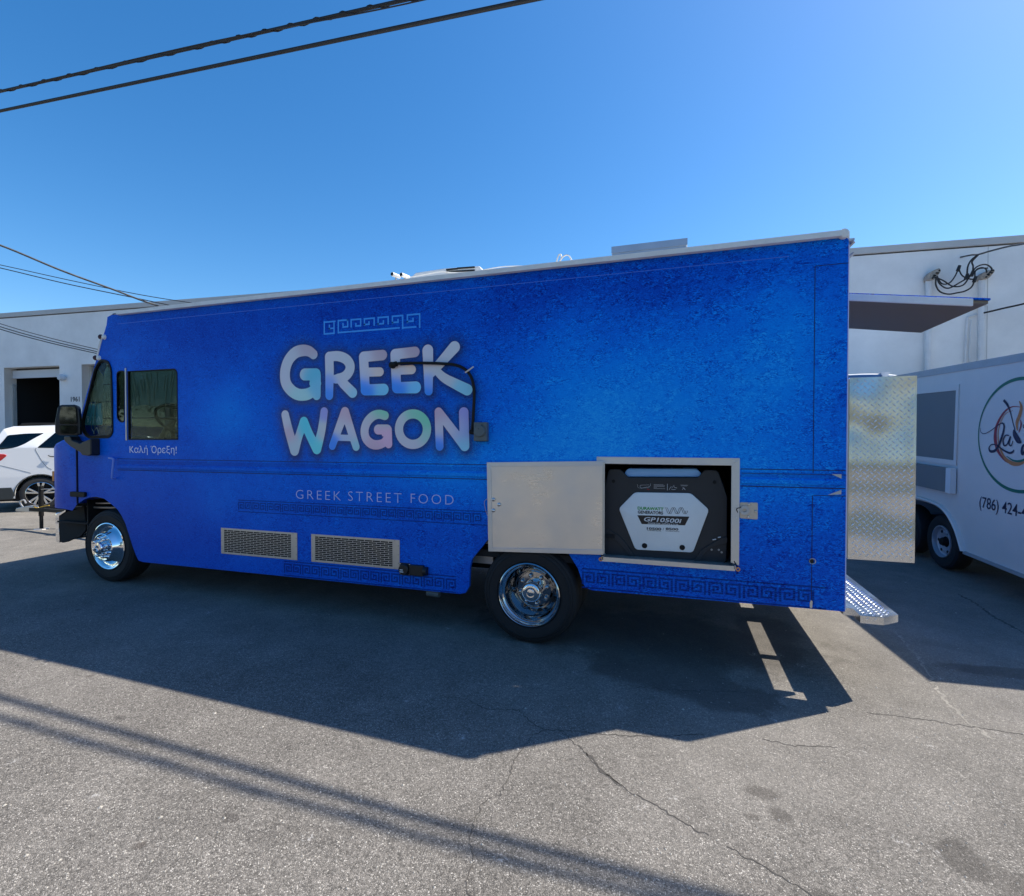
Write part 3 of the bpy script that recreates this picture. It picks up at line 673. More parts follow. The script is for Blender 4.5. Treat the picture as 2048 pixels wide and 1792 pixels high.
plate('film_sheet', [(-5.84, 2.10), (-5.62, 2.12), (-5.45, 2.10), (-5.30, 2.13), (-5.12, 2.12), (-5.12, 2.50), (-5.84, 2.5)], [], .02, .022, mat('teal_film', (.055, .115, .105), .4), T)  # film sheets; their teal and green stand in for reflections
plate('film_sheet', [(-6.52, 2.17), (-6.29, 2.17), (-6.29, 2.48), (-6.37, 2.55), (-6.44, 2.50)], [], .024, .026, mat('green_film', (.06, .085, .06), .4), T)
bmf = B()
for k in range(22):
    x = -5.83+.7*random.random(); z = 2.50-.1*random.random(); L_ = .1+.3*random.random(); s = .18*(x+5.47)
    tube(bmf, [(x, .014, z), (x-s*L_*2, .016, z-L_*.5), (x-s*L_*3.4, .014, z-L_)], [.002, .005, .001], 4)
for k in range(16):
    x = -6.52+.32*random.random(); z = 2.35-.35*random.random(); L_ = .08+.25*random.random()
    tube(bmf, [(x, .012, z), (x-.02, .013, z-L_*.5), (x-.05*random.random(), .012, z-L_)], [.0015, .004, .001], 4)
M['crease'] = mat('film_crease', (.16, .20, .16), .25); tag(ob('film_crease', bmf, 'crease'), kind='stuff')
stk = ob('window_sheet', pr(rnd([(-6.63, 1.90), (-6.30, 1.90), (-6.30, 2.15), (-6.57, 2.15)], .02), .020, .022), mat('teal_sheet', (.07, .26, .29), .5))
for L in ([(-6.55, 1.93), (-6.52, 1.99), (-6.56, 2.0), (-6.53, 1.94)], [(-6.50, 1.92), (-6.46, 2.0)], [(-6.45, 1.92), (-6.42, 2.0), (-6.39, 1.93), (-6.36, 2.0), (-6.33, 1.93)], [(-6.48, 1.86), (-6.43, 1.80)], [(-6.45, 1.80), (-6.40, 1.87), (-6.36, 1.80)]): ob('handwriting', tb([(a, .0185, b) for a, b in L], .003, 5, smooth_sub=3), 'film_pale', stk)
# belt moulding, seams
bz = side(1000, 955)[1]
ob('belt_moulding', pr(rnd([(-6.02, bz+.0), (-1.46, bz), (-1.46, bz+.040), (-6.02, bz+.040)], .012), -.012, .0), 'wrap', bevel=.006)
ob('belt_moulding', pr([(.475, bz), (1.14, bz), (1.14, bz+.04), (.475, bz+.04)], -.012, .0), 'wrap', bevel=.006)
for (x0, x1) in ((-6.03, -1.52), (.475, 1.145)):
    for z, t, mm in ((bz-.022, .006, 'seam'), (bz+.105, .005, 'seam')): ob('seam', bx(x0, x1, -.0025, .0, z, z+t), mm)
    ob('belt_groove_shade', pr([(x0, bz+.048), (x1, bz+.048), (x1, bz+.088), (x0, bz+.088)], -.0015, .0), 'wrapmid')  # flat strip, groove shade painted as darker wrap
for z in (.0,):
    ob('top_seam', bx(-6.0, .78, -.0018, .0, 3.038, 3.043), 'stripe')
rv = B()
for k in range(110):
    x = -5.98+k*.0645; lathe(rv, [(0, -.003), (.004, -.0015), (.005, 0)], (x, 0, 3.05), 6)
tag(ob('rivet', rv, 'wrap'), kind='stuff')
ob('seam', bx(.944, .948, -.002, 0, 1.49, 2.954), 'seam'); ob('seam', bx(.941, .945, -.002, 0, .53, 1.33), 'seam'); ob('seam', bx(.95, 1.15, -.002, 0, 2.952, 2.956), 'seam')
ob('seam', bx(.48, 1.15, -.002, 0, 1.478, 1.482), 'seam'); ob('seam', bx(.95, 1.15, -.002, 0, 1.330, 1.334), 'seam')
hx, hz = side(1622.5, 1122.5); ob('drain_hole', la([(0, -.004), (.016, -.004), (.017, 0)], (hx, 0, hz), 18), 'dark'); ob('drain_hole_rim', la([(.016, -.003), (.021, -.005), (.022, 0)], (hx+.008, 0, hz+.001), 18), 'trim')
ob('latch_slot', pr(rnd([(.934, .525), (.948, .525), (.950, .575), (.940, .582), (.932, .56)], .006), -.003, 0), 'alu')
for p in (((1.06, 1.485), (1.12, 1.485), (1.12, 1.455)), ((1.04, 1.338), (1.12, 1.345), (1.12, 1.375))): ob('corner_tab', pr(list(p), -.004, 0), 'trim')
ob('rear_corner_trim', bx(1.149, 1.156, .0, .036, .53, 3.08), 'lettering')
# nose: fender corner rounded in plan
nb = B(); prof = [(-6.715, .0), (-6.80, .0), (-6.95, .002), (-7.08, .010), (-7.19, .045), (-7.28, .11), (-7.33, .2), (-7.35, .5), (-7.35, W-.5), (-7.33, W-.2), (-7.28, W-.11), (-7.19, W-.045), (-7.08, W-.01), (-6.95, W), (-6.715, W)]
zt = lambda x: 1.752 if x > -6.98 else 1.752-(-6.98-x)*.35
zl = lambda x: (.967 if x > -6.73 else (.885 if x > -6.81 else .90))
top = [nb.verts.new((x, y, zt(x))) for x, y in prof]; bot = [nb.verts.new((x, y, zl(x))) for x, y in prof]
mid = [nb.verts.new((x, y, zt(x)-.05)) for x, y in prof]
top = []
for x, y in prof:
    cy = min(max(y, .05), W-.05); top.append(nb.verts.new((x+.03*(1 if x < -6.8 else 0), cy if 0 < y < W else (0.03 if y <= 0 else W-.03), zt(x))))
for i in range(len(prof)-1):
    nb.faces.new((bot[i], bot[i+1], mid[i+1], mid[i])); nb.faces.new((mid[i], mid[i+1], top[i+1], top[i]))
nb.faces.new(top[::-1])
bmesh.ops.delete(nb, geom=[v for v in nb.verts if not v.link_faces], context='VERTS'); bmesh.ops.recalc_face_normals(nb, faces=nb.faces)
fen = ob('front_fender', nb, 'wrap', smooth=True)
ob('seam', bx(-6.722, -6.712, -.004, .02, .97, 1.76), 'seam')
ob('headlight', bx(-7.370, -7.345, .22, .52, 1.08, 1.26), 'glass', bevel=.01); ob('headlight', bx(-7.370, -7.345, W-.42, W-.12, 1.08, 1.26), 'glass', bevel=.01)
ob('side_marker', bx(-7.275, -7.235, .07, .10, 1.22, 1.34), 'amber', bevel=.01)
lx0, lz0 = side(145, 993); lx1, lz1 = side(174, 984); ob('rubber_latch', pr(rnd([(lx0, lz0), (lx1, lz0+.005), (lx1, lz1), (lx0, lz1)], .015), -.03, .0), 'rubber', bevel=.006)
# front bumper: chrome channel bumper with dark end
bo = sides([(114, 1027), (131, 1020), (131, 1024), (118, 1031), (120, 1086), (117, 1083)], .12)
bp_ = B(); bprof = [(-7.20, .98-.0), (-7.10, 1.0)]
YB = .20; z0b, z1b = side(118, 1085, YB)[1], side(118, 1026, YB)[1]; xb0 = side(113.5, 1050, YB)[0]; xb1 = side(119, 1050, YB)[0]
ob('bumper', prismx(rnd([(YB, z0b), (W-YB, z0b), (W-YB, z1b), (YB, z1b)], .03), xb0-.03, xb0), 'chrome', bevel=.008)
ob('bumper_return', pr(rnd([(xb0, z0b+.005), (xb1, z0b), (xb1-.008, (z0b+z1b)/2), (xb1, z1b), (xb0, z1b-.005)], .01), YB-.004, YB+.02), 'chrome', bevel=.003)
l_ = sides([(117, 1027), (131, 1020), (131, 1023), (119, 1031)], YB-.01); ob('bumper_lip', pr(l_, YB-.01, W-YB), 'chrome')
e_ = sides([(119, 1030), (131, 1024), (152, 1019), (168, 1010), (172, 1060), (160, 1074), (148, 1077), (134, 1084), (123, 1086), (119.5, 1080)], YB); ob('bumper_end', pr(rnd(e_, .03, 3), YB, YB+.03), 'dark', bevel=.006)
ob('front_valance', bx(-7.30, -6.75, .13, W-.13, .70, .72), 'under'); ob('front_valance', bx(-6.76, -6.74, .13, W-.1, .6, 1.0), 'under')
# wheels -------------------------------------------------------------
def make_wheel(name, x, z, yo, rear=False):
    wh = empty(name, (x, yo, z)); wh.parent = T; wh.matrix_parent_inverse = T.matrix_basis.inverted()
    ro = .420; ty = [(.270, .012), (.285, -.002), (.330, -.010), (.352, -.009), (.354, -.013), (.358, -.013), (.360, -.008), (.378, -.001), (.380, -.004), (.383, -.003), (.385, .003), (.402, .010), (ro-.004, .035), (ro, .06), (ro, .20), (ro-.004, .225), (.402, .25), (.34, .27), (.27, .255), (.262, .13)]
    t_ = obj('tyre', la(ty, n=72, closed=True), 'tyre', wh, smooth=True)
    gr = B()
    for yy in (.085, .13, .175): lathe(gr, [(ro+.0012, yy-.004), (ro+.0012, yy+.004)], n=72)
    obj('tread_groove', gr, 'dark', wh)
    if rear:
        t2 = [(r, o+.33) for r, o in ty]; obj('tyre', la(t2, n=64, closed=True), 'tyre', wh, smooth=True)
        rp = [(.272, .008), (.272, -.006), (.264, -.012), (.256, -.002), (.250, .02), (.243, .030), (.232, .040), (.226, .060), (.224, .105), (.214, .130), (.196, .150), (.178, .180), (.166, .192), (.158, .186), (.150, .180), (.090, .180)]
        hub = [(.090, .180), (.088, .090), (.082, .070), (.072, .060), (.055, .055), (.032, .058), (.030, .050), (.0, .046)]; nl = 8; rl = .124; yl = .180; bulge = -.032
    else:
        rp = [(.272, .008), (.272, -.008), (.262, -.012), (.250, -.006), (.244, .012), (.232, .028), (.222, .030), (.205, .022), (.180, -.015), (.165, -.050), (.158, -.062), (.150, -.066), (.135, -.060), (.070, -.060)]
        hub = [(.070, -.060), (.068, -.105), (.062, -.118), (.035, -.122), (.033, -.110), (.0, -.108)]; nl = 8; rl = .108; yl = -.060; bulge = -.030
    ch_ = 'chromedark' if rear else 'chrome'; rim = obj('rim', la(rp, n=72), ch_, wh, smooth=True)
    obj('hub_cap', la(hub, n=40), 'chrome', rim, smooth=True)
    for k in range(nl):
        a = 2*PI*(k+.3)/nl
        obj('lug_nut', la([(.021, 0), (.0205, bulge*.55), (.016, bulge), (.008, bulge-.004), (0, bulge-.005)], (math.cos(a)*rl, yl, math.sin(a)*rl), 12), ch_, rim, smooth=True)
    if rear:
        for a in (PI*.95, PI*1.6, PI*.25, -.35): obj('hand_hole', la([(0, -.002), (.024, -.002), (.027, .004)], (math.cos(a)*.190, .158, math.sin(a)*.190), 20), 'dark', rim)
    else:
        for a in (-.06, PI-.06): obj('hand_hole', la([(0, -.004), (.022, -.004), (.024, .004)], (math.cos(a)*.232, .024, math.sin(a)*.232), 20), 'dark', rim)
    return wh
make_wheel('front_wheel', side(215.5, 1094.5)[0], .498, .006); make_wheel('rear_wheel', side(1057, 1193)[0], .416, .004, True)
for nm, x, z in (('front_wheel', -6.2, .49), ('rear_wheel', -1.16, .408)):
    wh = empty(nm, (x, W-.28, z)); wh.parent = T; wh.matrix_parent_inverse = T.matrix_basis.inverted()
    obj('tyre', la([(.26, 0), (.39, 0), (.408, .05), (.408, .2), (.39, .25), (.26, .25)], n=48, closed=True), 'tyre', wh, smooth=True)
# gutter
gzz = HR
ob('roof_gutter', bx(-5.96, 1.10, -.045, .03, gzz-.022, gzz+.016), 'gutter', bevel=.006)
ob('gutter_end', la([(0, -.03), (.03, -.028), (.035, .0), (.03, .03)], (1.115, .0, gzz-.0), 16), 'gutter', smooth=True)
ob('roof_corner_cap', bx(1.07, 1.155, .0, .06, HR-.03, HR+.018), 'white', bevel=.015); ob('roof_front_cap', pr(rnd([(-6.09, HR-.005), (-5.92, HR), (-5.93, HR+.03), (-6.02, HR+.03)], .02), -.01, .3), 'white', bevel=.008)
# vents --------------------------------------------------------------
def vent(x0, x1, z0, z1, xs0, xs1):
    v = empty('vent_grille', ((x0+x1)/2, 0, z0)); v.parent = T; v.matrix_parent_inverse = T.matrix_basis.inverted(); cx_ = (x0+x1)/2
    a, b, h = x0-cx_, x1-cx_, z1-z0; s0, s1 = xs0-cx_, xs1-cx_; t0, t1 = .018, h-.018
    fp = plate('frame', [(a, 0), (b, 0), (b, h), (a, h)], [[(s0, t0), (s1, t0), (s1, t1), (s0, t1)]], -.005, -.001, 'alupaint', v)
    obj('backing', bx(s0-.005, s1+.005, -.0008, .0002, t0-.004, t1+.004), 'dark', v)
    g = B(); nr = 13; dz = (t1-t0)/nr; nc = 10; dx = (s1-s0)/nc
    for r in range(nr+1): box(g, s0, s1, -.0042, -.0016, t0+r*dz-.0024, t0+r*dz+.0024)
    for r in range(nr):
        for c_ in range(nc+1):
            x = s0+(c_+(.0 if r % 2 else .5))*dx
            if s0+.004 < x < s1-.004: box(g, x-.003, x+.003, -.0040, -.0018, t0+r*dz+.0024, t0+(r+1)*dz-.0024)
    tag(obj('grille', g, 'alupaint', v), kind='stuff')
    sc = B()
    for k in range(5):
        for z in (.008, h-.008): lathe(sc, [(0, -.0075), (.004, -.0065), (.005, -.005)], (a+.05+(b-a-.1)*k/4, 0, z), 8)
    for z in (h*.2, h*.5, h*.8):
        for x in (a+.01, b-.012): lathe(sc, [(0, -.0075), (.004, -.0065), (.005, -.005)], (x, 0, z), 8)
    tag(obj('screw', sc, 'rust', v), kind='stuff')
vent(-4.508, -3.535, .536, .806, -4.468, -3.61); vent(-3.366, -2.388, .536, .806, -3.322, -2.462)
# city water inlet
ix, iz = side(810.75, 1137.5); inl = ob('water_inlet', pr(rnd([(ix-.055, iz-.055), (ix+.055, iz-.055), (ix+.055, iz+.055), (ix-.055, iz+.055)], .012), -.012, 0), 'black', bevel=.004)
ob('inlet_cap', la([(0, -.048), (.044, -.046), (.050, -.038), (.050, -.012)], (ix, 0, iz), 32), 'black', inl, smooth=True)
ob('inlet_body', pr(rnd([(ix+.055, iz-.048), (ix+.20, iz-.048), (ix+.20, iz+.048), (ix+.055, iz+.048)], .01), -.035, 0), 'black', inl, bevel=.006)
ob('inlet_pipe', tb([(ix+.2, -.02, iz), (ix+.235, -.02, iz)], .038, 16), 'black', inl)
for dx, dz in ((-.045, .045), (.05, .045), (-.045, -.045), (.05, -.045)): ob('screw', la([(0, -.016), (.005, -.015), (.006, -.012)], (ix+dx, 0, iz+dz), 8), 'bolt', inl)
ob('emblem', bx(ix-.032, ix+.006, -.0495, -.0482, iz-.022, iz-.014), 'genlight', inl); ob('emblem', bx(ix-.032, ix+.0, -.0495, -.0482, iz-.004, iz+.004), 'genlight', inl)
dx_, dz_ = side(862, 1187); ob('drain_pipe', tb([(dx_-.06, .05, .335), (dx_+.06, .05, .330)], .032, 16), 'grey'); ob('drain_pipe', tb([(dx_, .05, .33), (dx_, .05, .45)], .024, 12), 'grey')
# generator compartment -----------------------------------------------
X0, X1, Z0, Z1 = cA[0]-.012, cB[0]+.010, .796, 1.592
ox0, ox1, oz0, oz1 = side(1208.6, 940)[0], side(1462.4, 940)[0], .835, side(1400, 930)[1]
fw_ = .062
def fr4(n, pts): return ob(n, pr(pts, -.022, .0), 'alu', CF, bevel=.002)
CF = empty('compartment_frame', ((X0+X1)/2, 0, Z0)); CF.parent = T; CF.matrix_parent_inverse = T.matrix_basis.inverted(); CF.name = 'compartment_frame'
WORLDCOORD.add(CF.name)
def link_cf(n, bm, m, **k):
    o = obj(n, bm, m, None, **k); o.parent = CF; o.matrix_parent_inverse = (T.matrix_basis @ CF.matrix_parent_inverse @ CF.matrix_basis).inverted(); return o
link_cf('frame_rail', pr([(X0, Z1), (X1, Z1), (ox1, oz1), (ox0, oz1)], -.022, 0), 'alu', bevel=.002)
link_cf('frame_rail', pr([(X1, Z1), (X1, Z0), (ox1, oz0-.02), (ox1, oz1)], -.0225, 0), 'alu', bevel=.002)
link_cf('frame_rail', pr([(X0, Z1), (ox0, oz1), (ox0, oz0), (X0, oz0-.03)], -.0215, 0), 'alu', bevel=.002)
for x, z in ((X1-.03, Z1-.03), (X1-.02, 1.3), (X1-.02, 1.15), (X1-.02, .95), (X1-.05, Z1-.015)): link_cf('rivet', la([(0, -.0265), (.004, -.026), (.006, -.0226)], (x, 0, z), 8), 'bolt')
D = .80
for nm, a in (('compartment_wall', (ox0-.02, ox1+.03, D, D+.01, .74, oz1+.02)), ('compartment_wall', (ox0-.03, ox0-.02, .036, D, .74, oz1+.02)), ('compartment_wall', (ox1+.03, ox1+.04, .036, D, .74, oz1+.02)), ('compartment_ceiling', (ox0-.02, ox1+.03, .036, D, oz1+.02, oz1+.03)), ('compartment_floor', (ox0-.02, ox1+.03, .0, D, .755, .79))):
    link_cf(nm, bx(*a), 'alupaint' if 'floor' in nm else 'under')
tr = link_cf('slide_tray', bx(ox0-.008, ox1+.025, -.055, -.035, .762, .797), 'alu', bevel=.002)
link_cf('slide_rail', bx(ox0-.012, ox0+.0, -.055, .5, .775, .80), 'alupaint'); link_cf('slide_rail', bx(ox1+.02, ox1+.03, -.055, .5, .775, .80), 'alupaint')
for x in (ox0-.02, ox1+.045): link_cf('cable_lug', la([(.008, -.05), (.016, -.05), (.016, -.042), (.008, -.042)], (x, 0, .775), 12, closed=True), 'brass'); link_cf('stay_cable', tb([(x, -.045, .785), (x+(.03 if x < 0 else -.04), .0, .86)], .004, 6), 'rubber')
# open compartment door, folded back to the left
dA, dB, dC, dD = side(974, 924.5, -.03), side(1206.5, 922, -.03), side(1206.5, 1109.5, -.03), side(977, 1102.5, -.03)
CD = empty('compartment_door', (dB[0], -.02, .8)); CD.parent = T; CD.matrix_parent_inverse = T.matrix_basis.inverted()
def link_cd(n, bm, m, **k):
    o = obj(n, bm, m, None, **k); o.parent = CD; o.matrix_parent_inverse = (T.matrix_basis @ CD.matrix_parent_inverse @ CD.matrix_basis).inverted(); return o
tA, tB, tC, tD = (dA[0]+.037, dA[1]-.037), (dB[0]-.0, dB[1]-.040), (dC[0]-.0, dC[1]+.040), (dD[0]+.037, dD[1]+.034)
link_cd('door_skin', pr([dA, dB, dC, dD], -.030, -.014), 'aludoor', bevel=.002)
link_cd('frame_rail', pr([dA, dB, tB, tA], -.036, -.0302), 'alu', bevel=.0015); link_cd('frame_rail', pr([dD, tD, tC, dC], -.036, -.0302), 'alu', bevel=.0015); link_cd('frame_rail', pr([dA, tA, tD, dD], -.0362, -.0302), 'alu', bevel=.0015)
hb = la([(.010, -1.0), (.010, 1.0)], (0, 0, 0), 8); bmesh.ops.delete(hb, geom=hb.verts[:], context='VERTS')
link_cd('hinge', tb([(dB[0]+.004, -.03, dC[1]+.01), (dB[0]+.004, -.03, dB[1]-.01)], .009, 10), 'alupaint')
for (x, y) in ((147, 412), (186, 447), (147, 488)):
    q = side(944+x/3.4595, 880+y/3.4595, -.036); link_cd('bolt', la([(0, -.046), (.006, -.045), (.010, -.039), (.016, -.0362)], (q[0], 0, q[1]), 16), 'bolt', smooth=True)
q = side(950+1, 1030); link_cd('pull_wire', tb([(dA[0]-.002, -.02, 1.22), (dA[0]-.03, -.015, 1.19), (dA[0]-.02, -.01, 1.12), (dA[0], -.012, 1.07)], .002, 5, smooth_sub=4), 'alupaint')
# latch to the right of the opening
lz = side(1490, 1020)[1]; lp = ob('slam_latch', pr(rnd([(X1+.004, lz-.062), (X1+.125, lz-.066), (X1+.125, lz+.060), (X1+.004, lz+.058)], .012), -.008, 0), 'alupaint', bevel=.003)
ob('latch_rotor', la([(.014, -.022), (.034, -.022), (.034, -.008), (.014, -.008)], (X1+.034, 0, lz), 24, closed=True), 'trim', lp)
for dx, dz in ((.065, .045), (.112, -.006), (.062, -.048)): ob('bolt', la([(0, -.018), (.007, -.017), (.010, -.012), (.011, -.008)], (X1+dx, 0, lz+dz), 12), 'bolt', lp, smooth=True)
ob('latch_wire', tb([(X1-.01, -.02, lz-.02), (X1-.02, -.03, lz+.01), (X1+.01, -.02, lz+.02)], .003, 5, smooth_sub=4), 'rubber', lp)
# shore power box and its conduit
sb = sides([(947.5, 844.5), (973.5, 844.5), (973.5, 882), (947.5, 882)], -.05)
pb = ob('power_inlet_box', pr(rnd([(sb[3][0], sb[3][1]), (sb[2][0], sb[2][1]), (sb[2][0], sb[0][1]), (sb[0][0], sb[0][1])], .008), -.055, 0), 'grey', bevel=.005)
q = side(959, 862, -.06); ob('inlet_lid', la([(0, -.074), (.045, -.073), (.050, -.068), (.052, -.056)], (q[0], 0, q[1]), 32), 'grey', pb, smooth=True)
ob('lid_hinge', bx(q[0]-.02, q[0]+.02, -.07, -.055, q[1]+.048, q[1]+.062), 'grey', pb, bevel=.003); ob('inlet_mark', pr([(q[0]-.010, q[1]+.022), (q[0]+.002, q[1]+.022), (q[0]-.004, q[1]+.012)], -.0752, -.074), 'genprint', pb)
cp = [(1085, 552), (1130, 541), (1200, 537), (1350, 536), (1500, 541), (1600, 553), (1675, 588), (1722, 650), (1742, 730), (1745, 800), (1741, 900), (1736, 1000), (1730, 1060), (1728, 1090)]
CPT = []
for i, (x, y) in enumerate(cp): q = side(512+x/4, 592+y/4, -.03); CPT.append((q[0], -.03, q[1]))
hz_ = ob('conduit_hose', tb(CPT, .0135, 10, smooth_sub=5), 'rubber', smooth=True)
ob('conduit_fitting', tb([CPT[0], tuple(np.array(CPT[1])*.9+np.array(CPT[0])*.1)], .024, 12), 'rubber', hz_); ob('conduit_fitting', la([(0, -.035), (.03, -.034), (.03, 0)], (CPT[0][0], 0, CPT[0][2]), 16), 'rubber', hz_)
q = side(512+1722/4, 592+1085/4, -.03); ob('conduit_fitting', tb([(q[0]-.012, -.03, q[1]), (sb[0][0]+.005, -.03, q[1]-.01)], .02, 12), 'rubber', hz_)
q = side(512+1703/4, 592+592/4, -.05); ob('hose_clamp', tb([(q[0]-.035, -.046, q[1]-.02), (q[0], -.047, q[1]), (q[0]+.035, -.03, q[1]+.03)], .008, 6), 'bolt', hz_)
ob('painted_box_shadow', bx(sb[0][0]-.0, sb[1][0]+.002, -.003, 0, sb[3][1]-.004, sb[3][1]), 'rubber', pb)  # thin dark strip stands in for the shade under the box
# grab handle
h1, h2, h3 = side(215, 916, -.05), side(226, 917.5, -.05), side(224, 957, -.05)
ob('grab_handle', tb([(h1[0], .0, h1[1]), (h1[0]+.01, -.04, h1[1]), (h2[0], -.05, h2[1]), (h2[0]+.006, -.05, h2[1]-.03), (h3[0], -.05, h3[1]+.02), (h3[0]-.01, -.03, h3[1]), (h3[0]-.015, 0, h3[1])], .010, 8, smooth_sub=3), mat('handle_paint', (.14, .26, .72), .35), smooth=True)
# marker rod with rubber feet at the front edge
m1, m2 = side(206, 674, -.01), side(195.5, 716, -.01)
for m_ in (m1, m2):
    k = ob('rod_mount', la([(0, -.03), (.022, -.02), (.03, 0), (.02, .02)], (m_[0]+.01, 0, m_[1]), 14), 'gutter', smooth=True); ob('rod_foot', tb([(m_[0]-.05, -.0, m_[1]+.006), (m_[0]-.02, -.005, m_[1]+.0)], [.030, .016], 10), mat('rubber_foot', (.05, .012, .015), .6), k)
ob('marker_rod', tb([(m1[0]-.022, -.005, m1[1]), (m2[0]-.022, -.005, m2[1])], .008, 8), 'gutter'); ob('marker_rod', tb([(m1[0]-.045, -.0, m1[1]), (m2[0]-.045, -.0, m2[1])], .006, 8), 'alupaint')
# mirror ----------------------------------------------------------------
YM = -.20
MC = Vector((-6.61, -.16, 1.955)); MU = Vector((.8, .6, 0)); MN = Vector((.6, -.8, 0))
def mplate(L, w0, w1):
    bm = pr(L, w0, w1)
    for v in bm.verts: p = v.co.copy(); v.co = MC+MU*p.x-MN*p.y+Vector((0, 0, p.z))
    return bm
mh = rnd([(-.075, .172), (.075, .176), (.102, .145), (.112, .0), (.112, -.165), (.085, -.178), (-.085, -.176), (-.112, -.15), (-.110, -.02)], .035, 4)
mi = ob('wing_mirror', mplate(mh, 0, .10), 'black', bevel=.014, smooth=True)
ob('mirror_glass', mplate(rnd([(-.045, .150), (.075, .152), (.092, .130), (.098, -.048), (-.062, -.046), (-.060, .06)], .02, 3), -.008, -.0005), 'mirror', mi)
ob('mirror_glass', mplate(rnd([(-.062, -.062), (.098, -.062), (.098, -.150), (.075, -.160), (-.045, -.158), (-.062, -.13)], .014, 3), -.008, -.0005), 'mirror', mi)
ac = sides([(127, 872), (140, 872), (143, 880), (160, 887), (166, 876+7), (181, 877), (181.5, 910), (176, 912), (163, 910), (160, 905), (140, 893), (128, 882)], YM*.5)
ob('mirror_arm', pr(rnd(ac, .012, 2), YM*.5, -.0), 'black', mi, bevel=.01)
# roof things ------------------------------------------------------------
def rs(L, Y): return sides(L, Y)
ROOFZ = HR-.004+.05*math.sin(PI*.5/W)
acp = rs([(821, 551), (831, 545), (890, 536), (958.5, 531.5), (970, 541)], .55); acp = [(p[0], p[1]) for p in acp]
zt_ = max(p[1] for p in acp)
AC = ob('roof_air_conditioner', pr([(-2.70, ROOFZ), (acp[0][0], acp[0][1]-.02), (acp[1][0], acp[1][1]), (acp[2][0], acp[2][1]), (acp[3][0], acp[3][1]), (acp[4][0], acp[4][1]-.02), (acp[4][0]+.05, ROOFZ)], .55, 1.2), 'white', bevel=.012)
for i, (a, b) in enumerate((((895, 537), (915, 534.5)), ((917, 534), (949, 531.5)), ((895, 541.5), (915, 540)), ((917, 540), (949, 538)))):
    p = side(a[0]-3, a[1]+2, .54); q = side(b[0], b[1]+2, .54); ob('vent_slot', pr([(p[0], p[1]-.008), (q[0], q[1]-.008), (q[0], q[1]+.006), (p[0], p[1]+.006)], .540, .56), 'dark', AC)
v1 = rs([(1225.5, 493), (1372.5, 479)], .45); rvb = ob('roof_exhaust', bx(v1[0][0], v1[1][0], .45, 1.05, ROOFZ, v1[0][1]-.012), 'roofgrey', bevel=.004)
zt2 = (v1[0][1]+v1[1][1])/2; ob('exhaust_lid', bx(v1[0][0]-.01, v1[1][0]+.01, .44, 1.06, zt2-.055, zt2+.002), 'roofgrey', rvb, bevel=.004)
for x, y in ((793, 552), (811, 553)):
    p = side(x, y, .03); s = ob('roof_spotlight', tb([(p[0]-.01, -.03, p[1]), (p[0]+.015, .06, p[1])], [.019, .017], 14), 'white', smooth=True); ob('lamp_bracket', tb([(p[0], .02, HR+.0), (p[0], .02, p[1])], .008, 6), 'alupaint', s); ob('lens', tb([(p[0]-.0105, -.034, p[1]), (p[0]-.0100, -.031, p[1])], [.014, .014], 12), 'dark', s)
wp = [(1170, 515), (1175, 512), (1113, 520)]
def roofwire(L, r, m, Y=.1): ob('roof_cable', tb([(side(x, y, Y)[0], Y, side(x, y, Y)[1]) for x, y in L], r, 6, smooth_sub=5), m)
roofwire([(810, 556), (850, 549), (880, 543.5), (905, 545), (960, 545), (1000, 540), (1060, 531), (1110, 527)], .004, 'gutter')
roofwire([(1113, 524), (1117, 511), (1121, 509), (1123, 515), (1120, 523)], .006, 'gutter'); roofwire([(1119, 523), (1128, 512), (1137, 511), (1144, 522)], .006, 'gutter'); roofwire([(965, 540), (1010, 533), (1070, 532)], .004, 'gutter')
# greek key prints -------------------------------------------------------
KEY = ["#######", "#.....#", "#.###.#", "#.#.#.#", "#.#...#", "#.#####", "#......"]
def key_band(x0, x1, zc, h, mirror_start=False, clipz=None):
    bm = B(); c_ = h/9; z1 = zc+h/2; x = x0; k = 0
    def q(a, b, zlo, zhi):
        if clipz is not None: zlo = max(zlo, clipz)
        if zhi > zlo and b > a:
            v = [bm.verts.new(p) for p in ((a, -.0016, zlo), (b, -.0016, zlo), (b, -.0016, zhi), (a, -.0016, zhi))]; bm.faces.new(v)
    q(x0, x1, z1+.2*c_, z1+.9*c_); q(x0, x1, zc-h/2-.9*c_, zc-h/2-.2*c_)
    while x+7*c_ < x1+.001:
        for r, row in enumerate(KEY):
            rw = row if k % 2 == 0 else row[::-1]; i = 0
            while i < 7:
                if rw[i] == '#':
                    j = i
                    while j < 7 and rw[j] == '#': j += 1
                    q(x+i*c_, x+j*c_, z1-(r+2)*c_+.15*c_, z1-(r+1)*c_-.0*c_); i = j
                else: i += 1
        if k % 2 == 0: pass
        x += 8.0*c_; k += 1
    return ob('greek_key_print', bm, 'wrapdark')
b1 = side(476.5, 1012)[1]; key_band(side(476.5, 1012)[0], -1.53, 1.725-(1035.3-880)/232.6*1.0 if False else (side(944, 1021.7)[1]+side(944, 1049)[1])/2, .105)
key_band(side(568, 1130)[0], side(912, 1170)[0], .36+.085, .125, clipz=.37)
key_band(side(1164, 1150)[0], side(1652, 1196)[0], (side(1600, 1172)[1]+side(1600, 1213)[1])/2, .135)
